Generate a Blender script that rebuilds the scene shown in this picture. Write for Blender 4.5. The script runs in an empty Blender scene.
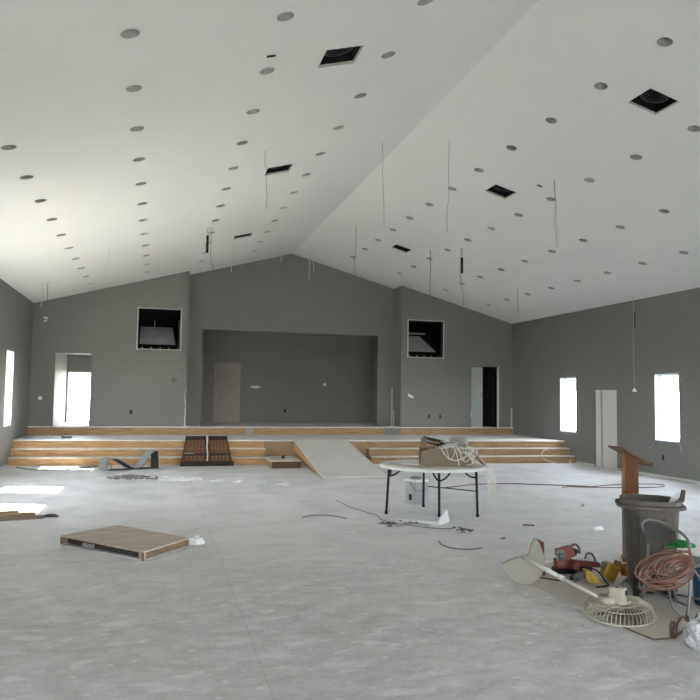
import bpy, bmesh, math, random
from mathutils import Vector, Matrix, noise
from mathutils.geometry import delaunay_2d_cdt
random.seed(7)
D = bpy.data
COL = bpy.context.scene.collection
PI = math.pi
rad = math.radians

# ------------------------------------------------------------------ materials
MATS = {}
def mat(name, col, rough=.6, metal=0.0, var=.0, scale=6.0, col2=None, bump=0.0, stretch=(1, 1, 1), detail=5.0, spec=.25):
    """Principled material with a procedural noise variation between col and col2."""
    if name in MATS: return MATS[name]
    m = D.materials.new(name); m.use_nodes = True
    nt = m.node_tree; b = nt.nodes['Principled BSDF']
    b.inputs['Roughness'].default_value = rough
    b.inputs['Metallic'].default_value = metal
    b.inputs['Specular IOR Level'].default_value = spec
    if var <= 0 and col2 is None: var = .08
    c2 = col2 if col2 else tuple(c * (1 - var) for c in col)
    tc = nt.nodes.new('ShaderNodeTexCoord'); mp = nt.nodes.new('ShaderNodeMapping')
    mp.inputs['Scale'].default_value = stretch
    nt.links.new(tc.outputs['Object'], mp.inputs['Vector'])
    n = nt.nodes.new('ShaderNodeTexNoise')
    n.inputs['Scale'].default_value = scale; n.inputs['Detail'].default_value = detail; n.inputs['Roughness'].default_value = .6
    nt.links.new(mp.outputs[0], n.inputs['Vector'])
    r = nt.nodes.new('ShaderNodeValToRGB')
    r.color_ramp.elements[0].position = .32; r.color_ramp.elements[1].position = .68
    r.color_ramp.elements[0].color = (*c2, 1); r.color_ramp.elements[1].color = (*col, 1)
    nt.links.new(n.outputs['Fac'], r.inputs['Fac']); nt.links.new(r.outputs['Color'], b.inputs['Base Color'])
    if bump:
        bp = nt.nodes.new('ShaderNodeBump'); bp.inputs['Strength'].default_value = bump; bp.inputs['Distance'].default_value = .01
        nt.links.new(n.outputs['Fac'], bp.inputs['Height']); nt.links.new(bp.outputs['Normal'], b.inputs['Normal'])
    MATS[name] = m
    return m

def glass(name, tint=(.96, .98, .98)):
    m = D.materials.new(name); m.use_nodes = True; nt = m.node_tree
    for n in list(nt.nodes): nt.nodes.remove(n)
    o = nt.nodes.new('ShaderNodeOutputMaterial'); t = nt.nodes.new('ShaderNodeBsdfTransparent'); g = nt.nodes.new('ShaderNodeBsdfGlossy')
    t.inputs['Color'].default_value = (*tint, 1); g.inputs['Roughness'].default_value = .02
    mx = nt.nodes.new('ShaderNodeMixShader'); mx.inputs['Fac'].default_value = .05
    nt.links.new(t.outputs[0], mx.inputs[1]); nt.links.new(g.outputs[0], mx.inputs[2])
    nt.links.new(mx.outputs[0], o.inputs['Surface'])
    return m

def film(name, col, alpha, rough=.25):
    m = D.materials.new(name); m.use_nodes = True; b = m.node_tree.nodes['Principled BSDF']
    b.inputs['Base Color'].default_value = (*col, 1); b.inputs['Alpha'].default_value = alpha; b.inputs['Roughness'].default_value = rough
    return m

def concrete():
    m = D.materials.new('bare_concrete'); m.use_nodes = True; nt = m.node_tree; L = nt.links.new; N = nt.nodes.new
    b = nt.nodes['Principled BSDF']
    tc = N('ShaderNodeTexCoord')
    def noi(scale, detail, stretch=(1, 1, 1), rough=.6, dist=0.0):
        mp = N('ShaderNodeMapping'); mp.inputs['Scale'].default_value = stretch; L(tc.outputs['Object'], mp.inputs['Vector'])
        n = N('ShaderNodeTexNoise'); n.inputs['Scale'].default_value = scale; n.inputs['Detail'].default_value = detail
        n.inputs['Roughness'].default_value = rough; n.inputs['Distortion'].default_value = dist
        L(mp.outputs[0], n.inputs['Vector']); return n
    def ramp(src, p0, p1, c0, c1):
        r = N('ShaderNodeValToRGB'); r.color_ramp.elements[0].position = p0; r.color_ramp.elements[1].position = p1
        r.color_ramp.elements[0].color = (*c0, 1); r.color_ramp.elements[1].color = (*c1, 1); L(src, r.inputs['Fac']); return r
    def mix(f, a, bb, mode='MIX'):
        x = N('ShaderNodeMix'); x.data_type = 'RGBA'; x.blend_type = mode
        if isinstance(f, float): x.inputs[0].default_value = f
        else: L(f, x.inputs[0])
        L(a, x.inputs[6])
        if isinstance(bb, tuple): x.inputs[7].default_value = (*bb, 1)
        else: L(bb, x.inputs[7])
        return x.outputs[2]
    big = ramp(noi(.55, 6).outputs['Fac'], .3, .7, (.49, .484, .472), (.63, .623, .61))
    mid = ramp(noi(3.2, 8, (1, 1.5, 1), .7, .4).outputs['Fac'], .3, .72, (.68, .675, .67), (1.14, 1.14, 1.14))
    c = mix(1.0, big.outputs[0], mid.outputs[0], 'MULTIPLY')
    fine = ramp(noi(38, 4).outputs['Fac'], .3, .7, (.9, .9, .9), (1.05, 1.05, 1.05))
    c = mix(1.0, c, fine.outputs[0], 'MULTIPLY')
    # pale trowel smears and drips of joint compound
    sm = ramp(noi(3.6, 4, (.75, 1.5, 1), .5, .25).outputs['Fac'], .585, .66, (0, 0, 0), (.48, .48, .48))
    c = mix(sm.outputs[0], c, (.76, .755, .74))
    sm2 = ramp(noi(10, 3, (.8, 1.4, 1), .5, .3).outputs['Fac'], .62, .69, (0, 0, 0), (.5, .5, .5))
    c = mix(sm2.outputs[0], c, (.78, .78, .76))
    # greenish damp tint in broad areas
    gt = ramp(noi(.35, 3).outputs['Fac'], .45, .75, (0, 0, 0), (.35, .35, .35))
    c = mix(gt.outputs[0], c, (.50, .51, .485))
    # pale dust, plus painted-in brightness growing towards the stage end of the hall
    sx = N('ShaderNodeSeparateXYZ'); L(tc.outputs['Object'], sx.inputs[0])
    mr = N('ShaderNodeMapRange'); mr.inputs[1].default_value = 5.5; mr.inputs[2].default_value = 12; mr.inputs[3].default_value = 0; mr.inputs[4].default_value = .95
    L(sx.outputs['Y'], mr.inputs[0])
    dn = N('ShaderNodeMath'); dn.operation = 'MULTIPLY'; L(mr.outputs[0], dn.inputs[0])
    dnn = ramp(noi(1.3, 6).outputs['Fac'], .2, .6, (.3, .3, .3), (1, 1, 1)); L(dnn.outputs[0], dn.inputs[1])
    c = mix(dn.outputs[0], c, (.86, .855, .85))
    # saw-cut control joints (x = .72, y = 7.0, every 6 m)
    def joint(axis, off, period):
        a = N('ShaderNodeMath'); a.operation = 'ADD'; a.inputs[1].default_value = -off + period * 50 + period / 2; L(sx.outputs[axis], a.inputs[0])
        w = N('ShaderNodeMath'); w.operation = 'MODULO'; w.inputs[1].default_value = period; L(a.outputs[0], w.inputs[0])
        s = N('ShaderNodeMath'); s.operation = 'SUBTRACT'; s.inputs[1].default_value = period / 2; L(w.outputs[0], s.inputs[0])
        ab = N('ShaderNodeMath'); ab.operation = 'ABSOLUTE'; L(s.outputs[0], ab.inputs[0])
        lt = N('ShaderNodeMath'); lt.operation = 'LESS_THAN'; lt.inputs[1].default_value = .004; L(ab.outputs[0], lt.inputs[0])
        return lt
    j = N('ShaderNodeMath'); j.operation = 'MAXIMUM'; L(joint('X', .72, 6).outputs[0], j.inputs[0]); L(joint('Y', 7.0, 6).outputs[0], j.inputs[1])
    jf = N('ShaderNodeMath'); jf.operation = 'MULTIPLY'; jf.inputs[1].default_value = .30; L(j.outputs[0], jf.inputs[0])
    c = mix(jf.outputs[0], c, (.2, .2, .19))
    L(c, b.inputs['Base Color'])
    rr = N('ShaderNodeMapRange'); rr.inputs[3].default_value = .46; rr.inputs[4].default_value = .68
    L(noi(1.7, 5).outputs['Fac'], rr.inputs[0]); L(rr.outputs[0], b.inputs['Roughness'])
    bp = N('ShaderNodeBump'); bp.inputs['Strength'].default_value = .12; bp.inputs['Distance'].default_value = .01
    L(noi(14, 6).outputs['Fac'], bp.inputs['Height']); L(bp.outputs[0], b.inputs['Normal'])
    return m

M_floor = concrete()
M_wall = mat('grey_wall_paint', (.192, .190, .180), .62, var=.05, scale=1.2)
M_ceil = mat('white_ceiling_paint', (.70, .693, .68), .8, var=.025, scale=.7)
M_white = mat('white_vinyl', (.80, .82, .84), .4, var=.03)
M_liner = mat('jamb_liner_shaded', (.36, .40, .45), .5, var=.05)  # white liner darkened, the reveal's shade is put into its colour
M_litwall = mat('lit_wall_tone', (.36, .39, .385), .6, var=.06, scale=3)  # pale colour paints in the light on the vestibule wall
M_bead = mat('bare_drywall_edge', (.62, .61, .58), .8, var=.25, scale=18)
M_spack_glint = mat('white_spackle_glint', (.74, .73, .69), .8, var=.1)
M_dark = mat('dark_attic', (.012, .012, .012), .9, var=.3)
M_attic = mat('attic_insulation_board', (.36, .37, .38), .8, var=.12, scale=4)
M_black = mat('black_metal', (.016, .016, .017), .45, var=.2)
M_duct = mat('flexible_duct', (.05, .05, .05), .35, var=.3, scale=30)
M_can = mat('galvanised_can', (.50, .50, .49), .5, metal=.1, var=.12)
M_pine = mat('pine_board', (.58, .375, .195), .6, col2=(.34, .185, .08), scale=2.6, stretch=(1.0, 6, 13), bump=.05)
M_pine2 = mat('aged_pine_board', (.44, .30, .17), .65, col2=(.24, .145, .075), scale=2.4, stretch=(1.0, 6, 13), bump=.05)
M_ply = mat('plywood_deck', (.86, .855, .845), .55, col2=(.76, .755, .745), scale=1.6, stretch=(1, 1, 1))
M_dust = mat('dusty_tread', (.72, .70, .66), .8, col2=(.55, .52, .46), scale=5)
M_ramp = mat('ramp_plywood', (.78, .75, .70), .7, col2=(.66, .635, .59), scale=3, stretch=(1, 4, 1))
M_walnut = mat('dark_stained_wood', (0.230, 0.115, 0.061), .55, col2=(0.121, 0.061, 0.034), scale=3, stretch=(9, 9, 1.2))
M_frame = mat('dark_weathered_wood', (.065, .048, .04), .7, var=.4, scale=5)
M_brownstep = mat('dark_brown_plank', (.15, .085, .05), .65, var=.35, scale=4, stretch=(1, 6, 10))
M_doorb = mat('beige_door', (.31, .275, .25), .55, var=.05)
M_doorw = mat('off_white_door', (.60, .60, .565), .55, var=.04)
M_chrome = mat('bright_metal', (.75, .75, .76), .25, metal=1.0, var=.05)
M_oak = mat('varnished_oak', (.115, .040, .009), .5, col2=(.07, .022, .006), scale=3, stretch=(8, 8, 1))
M_oaktop = mat('varnished_oak_top', (.15, .07, .038), .45, col2=(.10, .04, .018), scale=3, stretch=(1, 8, 8))
M_bin = mat('grey_brown_plastic', (.080, .069, .058), .5, var=.1, scale=3)
M_binin = mat('bin_inside', (.015, .014, .013), .6, var=.2)
M_rub = mat('black_rubber', (.014, .014, .014), .6, var=.2)
M_grey = mat('grey_painted_steel', (0.150, 0.150, 0.146), .4, metal=.4, var=.15)
M_seat = mat('grey_seat', (.12, .115, .11), .55, var=.2)
M_fan = mat('yellowed_white_plastic', (.40, .37, .295), .45, var=.06, scale=5)
M_base = mat('grey_beige_base', (.29, .27, .23), .5, var=.06)
M_grille = mat('tan_grille_wire', (.42, .38, .30), .55, var=.1)
M_pole = mat('white_enamel', (0.646, 0.629, 0.586), .4, var=.05)
M_cord = mat('faded_orange_cord', (.135, .055, .038), .6, col2=(.19, .10, .07), scale=9)
M_cordp = mat('pale_cord', (.25, .17, .125), .6, var=.15)
M_wire = mat('white_cable', (.66, .64, .60), .55, var=.1)
M_wireg = mat('grey_wire', (.19, .19, .185), .55, var=.15)
M_wireb = mat('black_cable', (.02, .02, .02), .5, var=.2)
M_redcord = mat('dark_red_cord', (.17, .085, .08), .5, var=.2)
M_card = mat('tan_cardboard', (.215, .17, .125), .8, var=.15, scale=6)
M_cardin = mat('cardboard_core', (.07, .06, .05), .85, var=.2)
M_boxtop = mat('worn_brown_board', (.54, .465, .39), .7, col2=(.40, .335, .275), scale=4, stretch=(1, 3, 1))
M_boxside = mat('brown_board_edge', (.24, .165, .11), .7, col2=(.14, .095, .06), scale=6, stretch=(1, 1, 6))
M_foam = mat('white_foam', (0.738, 0.738, 0.720), .75, var=.05)
M_table = mat('white_table_plastic', (.70, .69, .66), .5, var=.06, scale=8)
M_sheet = mat('thin_grey_board', (.50, .455, .395), .75, var=.08, scale=3)
M_edge = mat('board_edge', (.12, .085, .06), .8, var=.2)
M_red = mat('red_tool_plastic', (.27, .085, .065), .45, var=.2, scale=12)
M_redd = mat('dark_red_tool_plastic', (.16, .035, .03), .5, var=.25)
M_yel = mat('yellow_tool_plastic', (.46, .29, .035), .45, col2=(.30, .18, .03), scale=12)
M_orange = mat('rust_orange_plastic', (.36, .13, .03), .5, var=.2)
M_green = mat('green_cloth', (0.014, 0.175, 0.042), .85, col2=(0.008, 0.077, 0.021), scale=20)
M_blue = mat('blue_plastic', (0.015, 0.085, 0.150), .4, var=.1)
M_bag = mat('white_plastic_bag', (.42, .42, .41), .35, col2=(0.468, 0.477, 0.477), scale=14, bump=.5)
M_strip = mat('grey_vinyl_strip', (0.306, 0.315, 0.306), .45, var=.12)
M_stripd = mat('dark_strip_underside', (.05, .05, .048), .6, var=.2)
M_debris = mat('dark_scrap', (.13, .12, .11), .8, var=.3)
M_shav = mat('grey_scraps', (.34, .31, .30), .8, var=.4, scale=12)
M_silver = mat('silver_foil', (.42, .42, .42), .3, metal=.6, var=.25, scale=18, bump=.6)
M_pink = mat('pinkish_board', (.50, .40, .36), .7, var=.1)
M_paper = mat('white_paper', (.85, .85, .84), .7, var=.03)
M_glass = glass('window_glass')
M_film = film('clear_plastic_film', (.85, .86, .87), .75)
M_grass = mat('lawn_grass', (.25, .24, .205), .9, col2=(.19, .185, .15), scale=3)
M_siding = mat('white_siding', (.75, .75, .73), .6, var=.12, scale=3, stretch=(.1, .1, 14))
M_shingle = mat('grey_shingles', (.22, .22, .23), .8, var=.3, scale=8)
M_leaf = mat('tree_leaves', (.10, .18, .05), .7, col2=(.05, .10, .03), scale=4)
M_bark = mat('tree_bark', (.20, .16, .12), .9, var=.3, scale=6)

# ------------------------------------------------------------------ mesh builder
def smooth_path(pts, n=6):
    P = [Vector(p) for p in pts]
    if len(P) < 3: return P
    out = []
    for i in range(len(P) - 1):
        p0 = P[max(i - 1, 0)]; p1 = P[i]; p2 = P[i + 1]; p3 = P[min(i + 2, len(P) - 1)]
        for k in range(n):
            t = k / n
            out.append(.5 * ((2 * p1) + (p2 - p0) * t + (2 * p0 - 5 * p1 + 4 * p2 - p3) * t * t + (3 * p1 - p0 - 3 * p2 + p3) * t ** 3))
    out.append(P[-1]); return out

class MB:
    def __init__(s): s.v = []; s.f = []
    def add(s, vs, fs):
        o = len(s.v); s.v += [tuple(v) for v in vs]; s.f += [tuple(i + o for i in f) for f in fs]; return s
    def hexa(s, p):  # bottom 4 then top 4, counter-clockwise
        return s.add(p, [(3, 2, 1, 0), (4, 5, 6, 7), (0, 1, 5, 4), (1, 2, 6, 5), (2, 3, 7, 6), (3, 0, 4, 7)])
    def box(s, x0, x1, y0, y1, z0, z1):
        return s.hexa([(x0, y0, z0), (x1, y0, z0), (x1, y1, z0), (x0, y1, z0), (x0, y0, z1), (x1, y0, z1), (x1, y1, z1), (x0, y1, z1)])
    def obox(s, M, hx, hy, hz, bev=0.0):
        if bev <= 0:
            return s.hexa([M @ Vector(p) for p in [(-hx, -hy, -hz), (hx, -hy, -hz), (hx, hy, -hz), (-hx, hy, -hz), (-hx, -hy, hz), (hx, -hy, hz), (hx, hy, hz), (-hx, hy, hz)]])
        bm = bmesh.new(); bmesh.ops.create_cube(bm, size=1.0)
        for v in bm.verts: v.co = Vector((v.co.x * 2 * hx, v.co.y * 2 * hy, v.co.z * 2 * hz))
        bmesh.ops.bevel(bm, geom=list(bm.edges), offset=bev, segments=2, affect='EDGES', profile=.5)
        bm.verts.index_update()
        s.add([M @ v.co for v in bm.verts], [tuple(v.index for v in f.verts) for f in bm.faces]); bm.free(); return s
    def tube(s, pts, r, seg=7, smooth=0, closed=False, cap=True):
        P = smooth_path(pts, smooth) if smooth else [Vector(p) for p in pts]
        n = len(P); rs = r if isinstance(r, (list, tuple)) else [r] * n
        if len(rs) != n: rs = [rs[0] + (rs[-1] - rs[0]) * i / (n - 1) for i in range(n)]
        up = Vector((0, 0, 1)); vs = []; prev = None
        for i, p in enumerate(P):
            if closed: t = P[(i + 1) % n] - P[i - 1]
            else: t = P[min(i + 1, n - 1)] - P[max(i - 1, 0)]
            if t.length < 1e-9: t = Vector((0, 0, 1))
            t.normalize()
            if prev is None:
                a = t.cross(up)
                if a.length < 1e-3: a = t.cross(Vector((1, 0, 0)))
            else:
                a = prev - t * prev.dot(t)
                if a.length < 1e-4: a = t.cross(up)
            a.normalize(); prev = a; b = t.cross(a)
            for k in range(seg):
                q = 2 * PI * k / seg; vs.append(p + (a * math.cos(q) + b * math.sin(q)) * rs[i])
        fs = []
        for i in range(n if closed else n - 1):
            j = (i + 1) % n
            for k in range(seg): fs.append((i * seg + k, i * seg + (k + 1) % seg, j * seg + (k + 1) % seg, j * seg + k))
        if cap and not closed: fs += [tuple(range(seg))[::-1], tuple((n - 1) * seg + k for k in range(seg))]
        return s.add(vs, fs)
    def lathe(s, M, prof, seg=24, sx=1, sy=1, cap0=True, cap1=True):
        vs = []
        for r, z in prof:
            for k in range(seg):
                q = 2 * PI * k / seg; vs.append(M @ Vector((r * math.cos(q) * sx, r * math.sin(q) * sy, z)))
        n = len(prof); fs = []
        for i in range(n - 1):
            for k in range(seg): fs.append((i * seg + k, i * seg + (k + 1) % seg, (i + 1) * seg + (k + 1) % seg, (i + 1) * seg + k))
        if cap0: fs.append(tuple(range(seg))[::-1])
        if cap1: fs.append(tuple((n - 1) * seg + k for k in range(seg)))
        return s.add(vs, fs)
    def prism(s, poly, d):
        d = Vector(d); n = len(poly); P = [Vector(p) for p in poly]
        return s.add(P + [p + d for p in P], [tuple(range(n))[::-1], tuple(range(n, 2 * n))] + [(i, (i + 1) % n, n + (i + 1) % n, n + i) for i in range(n)])
    def ribbon(s, pts, d, th, off=0.0):
        """solid bent strip: pts a profile, d the width vector, th the thickness"""
        P = smooth_path(pts, 4); d = Vector(d); n = len(P); vs = []
        for i, p in enumerate(P):
            t = (P[min(i + 1, n - 1)] - P[max(i - 1, 0)]).normalized(); nn = t.cross(d).normalized() * th * .5; p = p + nn.normalized() * off
            vs += [p + nn, p + nn + d, p - nn + d, p - nn]
        fs = []
        for i in range(n - 1):
            a = i * 4; b = a + 4
            for k in range(4): fs.append((a + k, a + (k + 1) % 4, b + (k + 1) % 4, b + k))
        fs += [(0, 1, 2, 3), tuple(4 * (n - 1) + k for k in (3, 2, 1, 0))]
        return s.add(vs, fs)
    def crumple(s, c, rx, ry, rz, seed=0, amp=.35, freq=2.2, sub=3, flat=True):
        bm = bmesh.new(); bmesh.ops.create_icosphere(bm, subdivisions=sub, radius=1)
        o = Vector((seed * 3.7, seed * 1.3, seed * 2.1))
        for v in bm.verts:
            n = v.co.normalized(); k = 1 + amp * (noise.noise(n * freq + o) + .5 * noise.noise(n * freq * 2.7 + o))
            v.co = Vector((n.x * rx * k, n.y * ry * k, n.z * rz * k))
            if flat and v.co.z < -rz * .55: v.co.z = -rz * .55
        bm.verts.index_update(); c = Vector(c)
        s.add([c + v.co for v in bm.verts], [tuple(v.index for v in f.verts) for f in bm.faces]); bm.free(); return s
    def build(s, name, m, parent=None, smooth=False, origin=None):
        me = D.meshes.new(name)
        if parent is not None: org = ORG[parent.name]
        elif origin is not None: org = Vector(origin)
        else:
            xs = [v[0] for v in s.v]; ys = [v[1] for v in s.v]; zs = [v[2] for v in s.v]
            org = Vector(((min(xs) + max(xs)) / 2, (min(ys) + max(ys)) / 2, min(zs)))
        me.from_pydata([tuple(Vector(v) - org) for v in s.v], [], s.f)
        me.materials.append(m); me.update()
        bm = bmesh.new(); bm.from_mesh(me); bmesh.ops.recalc_face_normals(bm, faces=list(bm.faces)); bm.to_mesh(me); bm.free()
        if smooth:
            for p in me.polygons: p.use_smooth = True
        o = D.objects.new(name, me); COL.objects.link(o)
        ORG[o.name] = org
        if parent is not None: o.parent = parent
        else: o.location = org
        return o
ORG = {}
def tag(o, label, cat, group=None, kind=None):
    o['label'] = label; o['category'] = cat
    if group: o['group'] = group
    if kind: o['kind'] = kind
    return o
def struct(o):
    o['kind'] = 'structure'; return o
def thing(name, label, cat, loc, group=None):
    o = D.objects.new(name, None); o.empty_display_size = .1; COL.objects.link(o); o.location = loc; ORG[o.name] = Vector(loc)
    return tag(o, label, cat, group)
def T(x, y, z, rz=0, rx=0, ry=0):
    return Matrix.Translation((x, y, z)) @ Matrix.Rotation(rz, 4, 'Z') @ Matrix.Rotation(ry, 4, 'Y') @ Matrix.Rotation(rx, 4, 'X')
def axisM(p, d):
    """matrix at p whose local z points along d"""
    return Matrix.Translation(p) @ Vector(d).to_track_quat('Z', 'Y').to_matrix().to_4x4()

# ------------------------------------------------------------------ room shell
XL, XR, YB, Y1, Y2 = -3.36, 11.34, -4.0, 21.06, 21.83
XM, KS = 4.023, .275
def zc(x): return 4.247 + KS * ((x + 3.2917) if x < XM else (11.338 - x))
UP = .82          # upper platform
ST = .585         # stage

def wall(name, place, u0, u1, v0, top, holes, th, m, ridge=None, extra=None):
    us = sorted(set([u0, u1] + [h[0] for h in holes] + [h[1] for h in holes] + ([ridge] if ridge is not None else [])))
    vs = sorted(set([v0] + [h[2] for h in holes] + [h[3] for h in holes])) + [None]
    def solid(i, j):
        if i < 0 or j < 0 or i >= len(us) - 1 or j >= len(vs) - 1: return False
        uc = (us[i] + us[i + 1]) / 2; a = vs[j]; b = vs[j + 1]
        vc = (a + (b if b is not None else a + .02)) / 2
        return not any(h[0] < uc < h[1] and h[2] < vc < h[3] for h in holes)
    mb = MB()
    def pt(i, j, w):
        u = us[i]; v = vs[j]; return place(u, top(u) if v is None else v, w)
    for i in range(len(us) - 1):
        for j in range(len(vs) - 1):
            if not solid(i, j): continue
            for w in (0, th): mb.add([pt(i, j, w), pt(i + 1, j, w), pt(i + 1, j + 1, w), pt(i, j + 1, w)], [(0, 1, 2, 3)])
            for (di, dj, a, b) in ((-1, 0, (i, j), (i, j + 1)), (1, 0, (i + 1, j), (i + 1, j + 1)), (0, -1, (i, j), (i + 1, j)), (0, 1, (i, j + 1), (i + 1, j + 1))):
                if not solid(i + di, j + dj): mb.add([pt(*a, 0), pt(*b, 0), pt(*b, th), pt(*a, th)], [(0, 1, 2, 3)])
    if extra: extra(mb)
    return struct(mb.build(name, m, origin=(0, 0, 0)))

pl_left = lambda u, v, w: (XL - w, u, v)
pl_right = lambda u, v, w: (XR + w, u, v)
def pl_y(Y): return lambda u, v, w: (u, Y + w, v)
TH = .2
WL = [(17.75, 18.6, .95, 2.74), (13.87, 14.75, .85, 2.4), (11.72, 12.6, .85, 2.4), (2.0, 2.9, .85, 2.4)]  # last one is unseen, added to brighten the hall
WR = [(17.37, 18.18, .84, 2.4), (13.33, 14.14, .84, 2.4), (9.3, 10.3, .84, 2.4), (5.26, 6.06, .84, 2.4), (1.22, 2.02, .84, 2.4)]
DR = (15.57, 16.5, 0.0, 2.03)
wall_left = wall('wall_left', pl_left, YB - .2, 24.2, 0, lambda u: zc(XL), WL, TH, M_wall)
wall_right = wall('wall_right', pl_right, YB - .2, 24.2, 0, lambda u: zc(XR), WR + [DR], TH, M_wall)
LD = (-2.74, -1.80, UP, 2.86)     # left doorway in the flank wall
LT = (-.56, .62, 3.05, 4.22)
RD = (9.88, 10.79, UP, 2.80)
RT = (7.69, 8.88, 3.05, 4.22)
def ex_l(mb): mb.box(.64, .84, Y1 + .2, Y2, 0, zc(.64))
def ex_r(mb): mb.hexa([(7.45, Y1 + .2, 0), (7.65, Y1 + .2, 0), (7.65, Y2, 0), (7.45, Y2, 0), (7.45, Y1 + .2, zc(7.45)), (7.65, Y1 + .2, zc(7.65)), (7.65, Y2, zc(7.65)), (7.45, Y2, zc(7.45))])
wall_fl = wall('wall_back_left', pl_y(Y1), XL, .84, ST, zc, [LD, LT], TH, M_wall, extra=ex_l)
wall_fr = wall('wall_back_right', pl_y(Y1), 7.45, XR, ST, zc, [RD, RT], TH, M_wall, extra=ex_r)
NO = (1.31, 6.92, UP, 3.75)
wall_c = wall('wall_back_center', pl_y(Y2), .84, 7.45, ST, zc, [NO], .07, M_wall, ridge=XM)
RDR = [(.2, 3.0, 0, 2.6), (5.0, 7.8, 0, 2.6)]  # unseen rear glazing, added and sized to light the foreground
wall_rear = wall('wall_rear', lambda u, v, w: (u, YB - w, v), XL, XR, 0, zc, RDR, TH, M_wall, ridge=XM)

# niche behind the stage opening
NB = 24.3
wall_nb = wall('wall_niche', pl_y(NB), .7, 7.5, UP, lambda u: 3.95, [(1.87, 2.77, UP, UP + 2.03)], .15, M_wall)
struct(MB().box(.6, .7, Y2 + .07, NB + .15, UP, 3.95).build('wall_niche_left', M_wall))
struct(MB().box(7.5, 7.6, Y2 + .07, NB + .15, UP, 3.95).build('wall_niche_right', M_wall))
struct(MB().box(.6, 7.6, Y2 + .07, NB + .15, 3.95, 4.0).build('ceiling_niche', M_wall))
# left vestibule with glazed end
VB = 23.7
wall_vl = wall('wall_vestibule_end', pl_y(VB), XL, .5, UP, lambda u: 2.95, [(-2.70, -1.60, UP, 2.42)], .15, M_wall)
struct(MB().box(-2.9, -2.74, Y1 + TH, VB, UP, 2.95).build('wall_vestibule_left', M_wall))
struct(MB().box(.45, .55, Y1 + TH, VB, UP, 2.95).build('wall_vestibule_right', M_wall))
struct(MB().box(-2.9, .55, Y1 + TH, VB + .15, 2.95, 3.0).build('ceiling_vestibule', M_wall))
# right vestibule: pale panel stands in for the lit wall, dark colour for shade
struct(MB().box(9.0, 10.9, 22.25, 22.35, UP, 2.95).build('wall_closet_end', MATS.get('closet_shade_tone') or mat('closet_shade_tone', (.03, .032, .033), .7)))  # near-black colour paints in the shade inside the closet
struct(MB().box(10.79, 10.9, Y1 + TH, 22.35, UP, 2.95).build('wall_closet_right', mat('closet_shade_tone', (.03, .032, .033), .7)))
struct(MB().box(8.9, 9.0, Y1 + TH, 22.35, UP, 2.95).build('wall_closet_left', M_wall))
struct(MB().box(8.9, 10.9, Y1 + TH, 22.35, 2.95, 3.0).build('ceiling_closet', M_wall))
# bare wooden jamb of the right doorway
tj = MB().box(10.79, 10.865, Y1 - .012, Y1 + TH, UP, 2.80).box(9.86, 9.89, Y1 - .006, Y1 + TH, 1.15, 1.35).build('trim_1', M_bead); struct(tj)

# floors, ground
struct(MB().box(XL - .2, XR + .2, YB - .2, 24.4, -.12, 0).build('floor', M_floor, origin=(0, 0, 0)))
struct(MB().box(-60, 70, -60, 90, -.40, -.125).build('ground', M_grass, origin=(0, 0, 0)))

# ceiling with holes
LIGHT_X = [('L', -1.78), ('L', -.335), ('L', 1.10), ('L', 2.55), ('R', 5.47), ('R', 6.92), ('R', 8.40), ('R', 9.83)]
LIGHTS = []
for s, x in LIGHT_X:
    for i in range({-1.78: 2, -.335: 0, 1.10: 0, 2.55: 0, 5.47: 0, 6.92: 1, 8.40: 3, 9.83: 4}[x], 12):
        LIGHTS.append((s, x, 6.57 + 1.2 * i, i))
VENTS = [('L', 1.93, 7.65), ('L', 1.93, 11.93), ('L', 1.95, 17.35), ('R', 6.15, 7.62), ('R', 6.16, 11.88), ('R', 6.13, 17.40)]
EBOX = [('L', 1.09, 7.40), ('R', 6.50, 11.05)]
RH = .087
cs = 1 / math.sqrt(1 + KS * KS)
def slope_frame(x, y):
    """matrix: local x along the slope towards +x, local y = world y, local z up out of the room"""
    k = KS if x < XM else -KS
    ex = Vector((1, 0, k)).normalized(); ey = Vector((0, 1, 0)); ez = ex.cross(ey)
    M = Matrix((ex, ey, ez)).transposed().to_4x4(); M.translation = (x, y, zc(x)); return M
def ceiling(side):
    xa, xb = (XL - .25, XM) if side == 'L' else (XM, XR + .25)
    pts = [Vector((xa, YB - .25)), Vector((xb, YB - .25)), Vector((xb, 22.05)), Vector((xa, 22.05))]; faces = [[0, 1, 2, 3]]
    holes = []
    for s, x, y, i in LIGHTS:
        if s != side: continue
        o = len(pts); n = 20
        for k in range(n): pts.append(Vector((x + RH * cs * math.cos(2 * PI * k / n), y + RH * math.sin(2 * PI * k / n))))
        faces.append(list(range(o, o + n))); holes.append((x, y, RH * cs, RH, 'c'))
    for lst, h in ((VENTS, .225), (EBOX, .05)):
        for s, x, y in lst:
            if s != side: continue
            hx = h * cs; hy = h if h > .1 else .028; o = len(pts)
            pts += [Vector((x - hx, y - hy)), Vector((x + hx, y - hy)), Vector((x + hx, y + hy)), Vector((x - hx, y + hy))]
            faces.append([o, o + 1, o + 2, o + 3]); holes.append((x, y, hx, hy, 'r'))
    r = delaunay_2d_cdt(pts, [], faces, 0, 1e-6)
    V, F = r[0], r[2]
    def inhole(c):
        for x, y, a, b, t in holes:
            dx, dy = (c.x - x) / a, (c.y - y) / b
            if t == 'c' and dx * dx + dy * dy < .985: return True
            if t == 'r' and abs(dx) < 1 and abs(dy) < 1: return True
        return False
    mb = MB(); fs = []
    for f in F:
        c = sum((V[i] for i in f), Vector((0, 0))) / len(f)
        if not inhole(c): fs.append(tuple(f))
    mb.add([(v.x, v.y, zc(v.x)) for v in V], fs)
    return struct(mb.build('ceiling_left_slope' if side == 'L' else 'ceiling_right_slope', M_ceil, origin=(0, 0, 0)))
ceiling('L'); ceiling('R')
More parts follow.
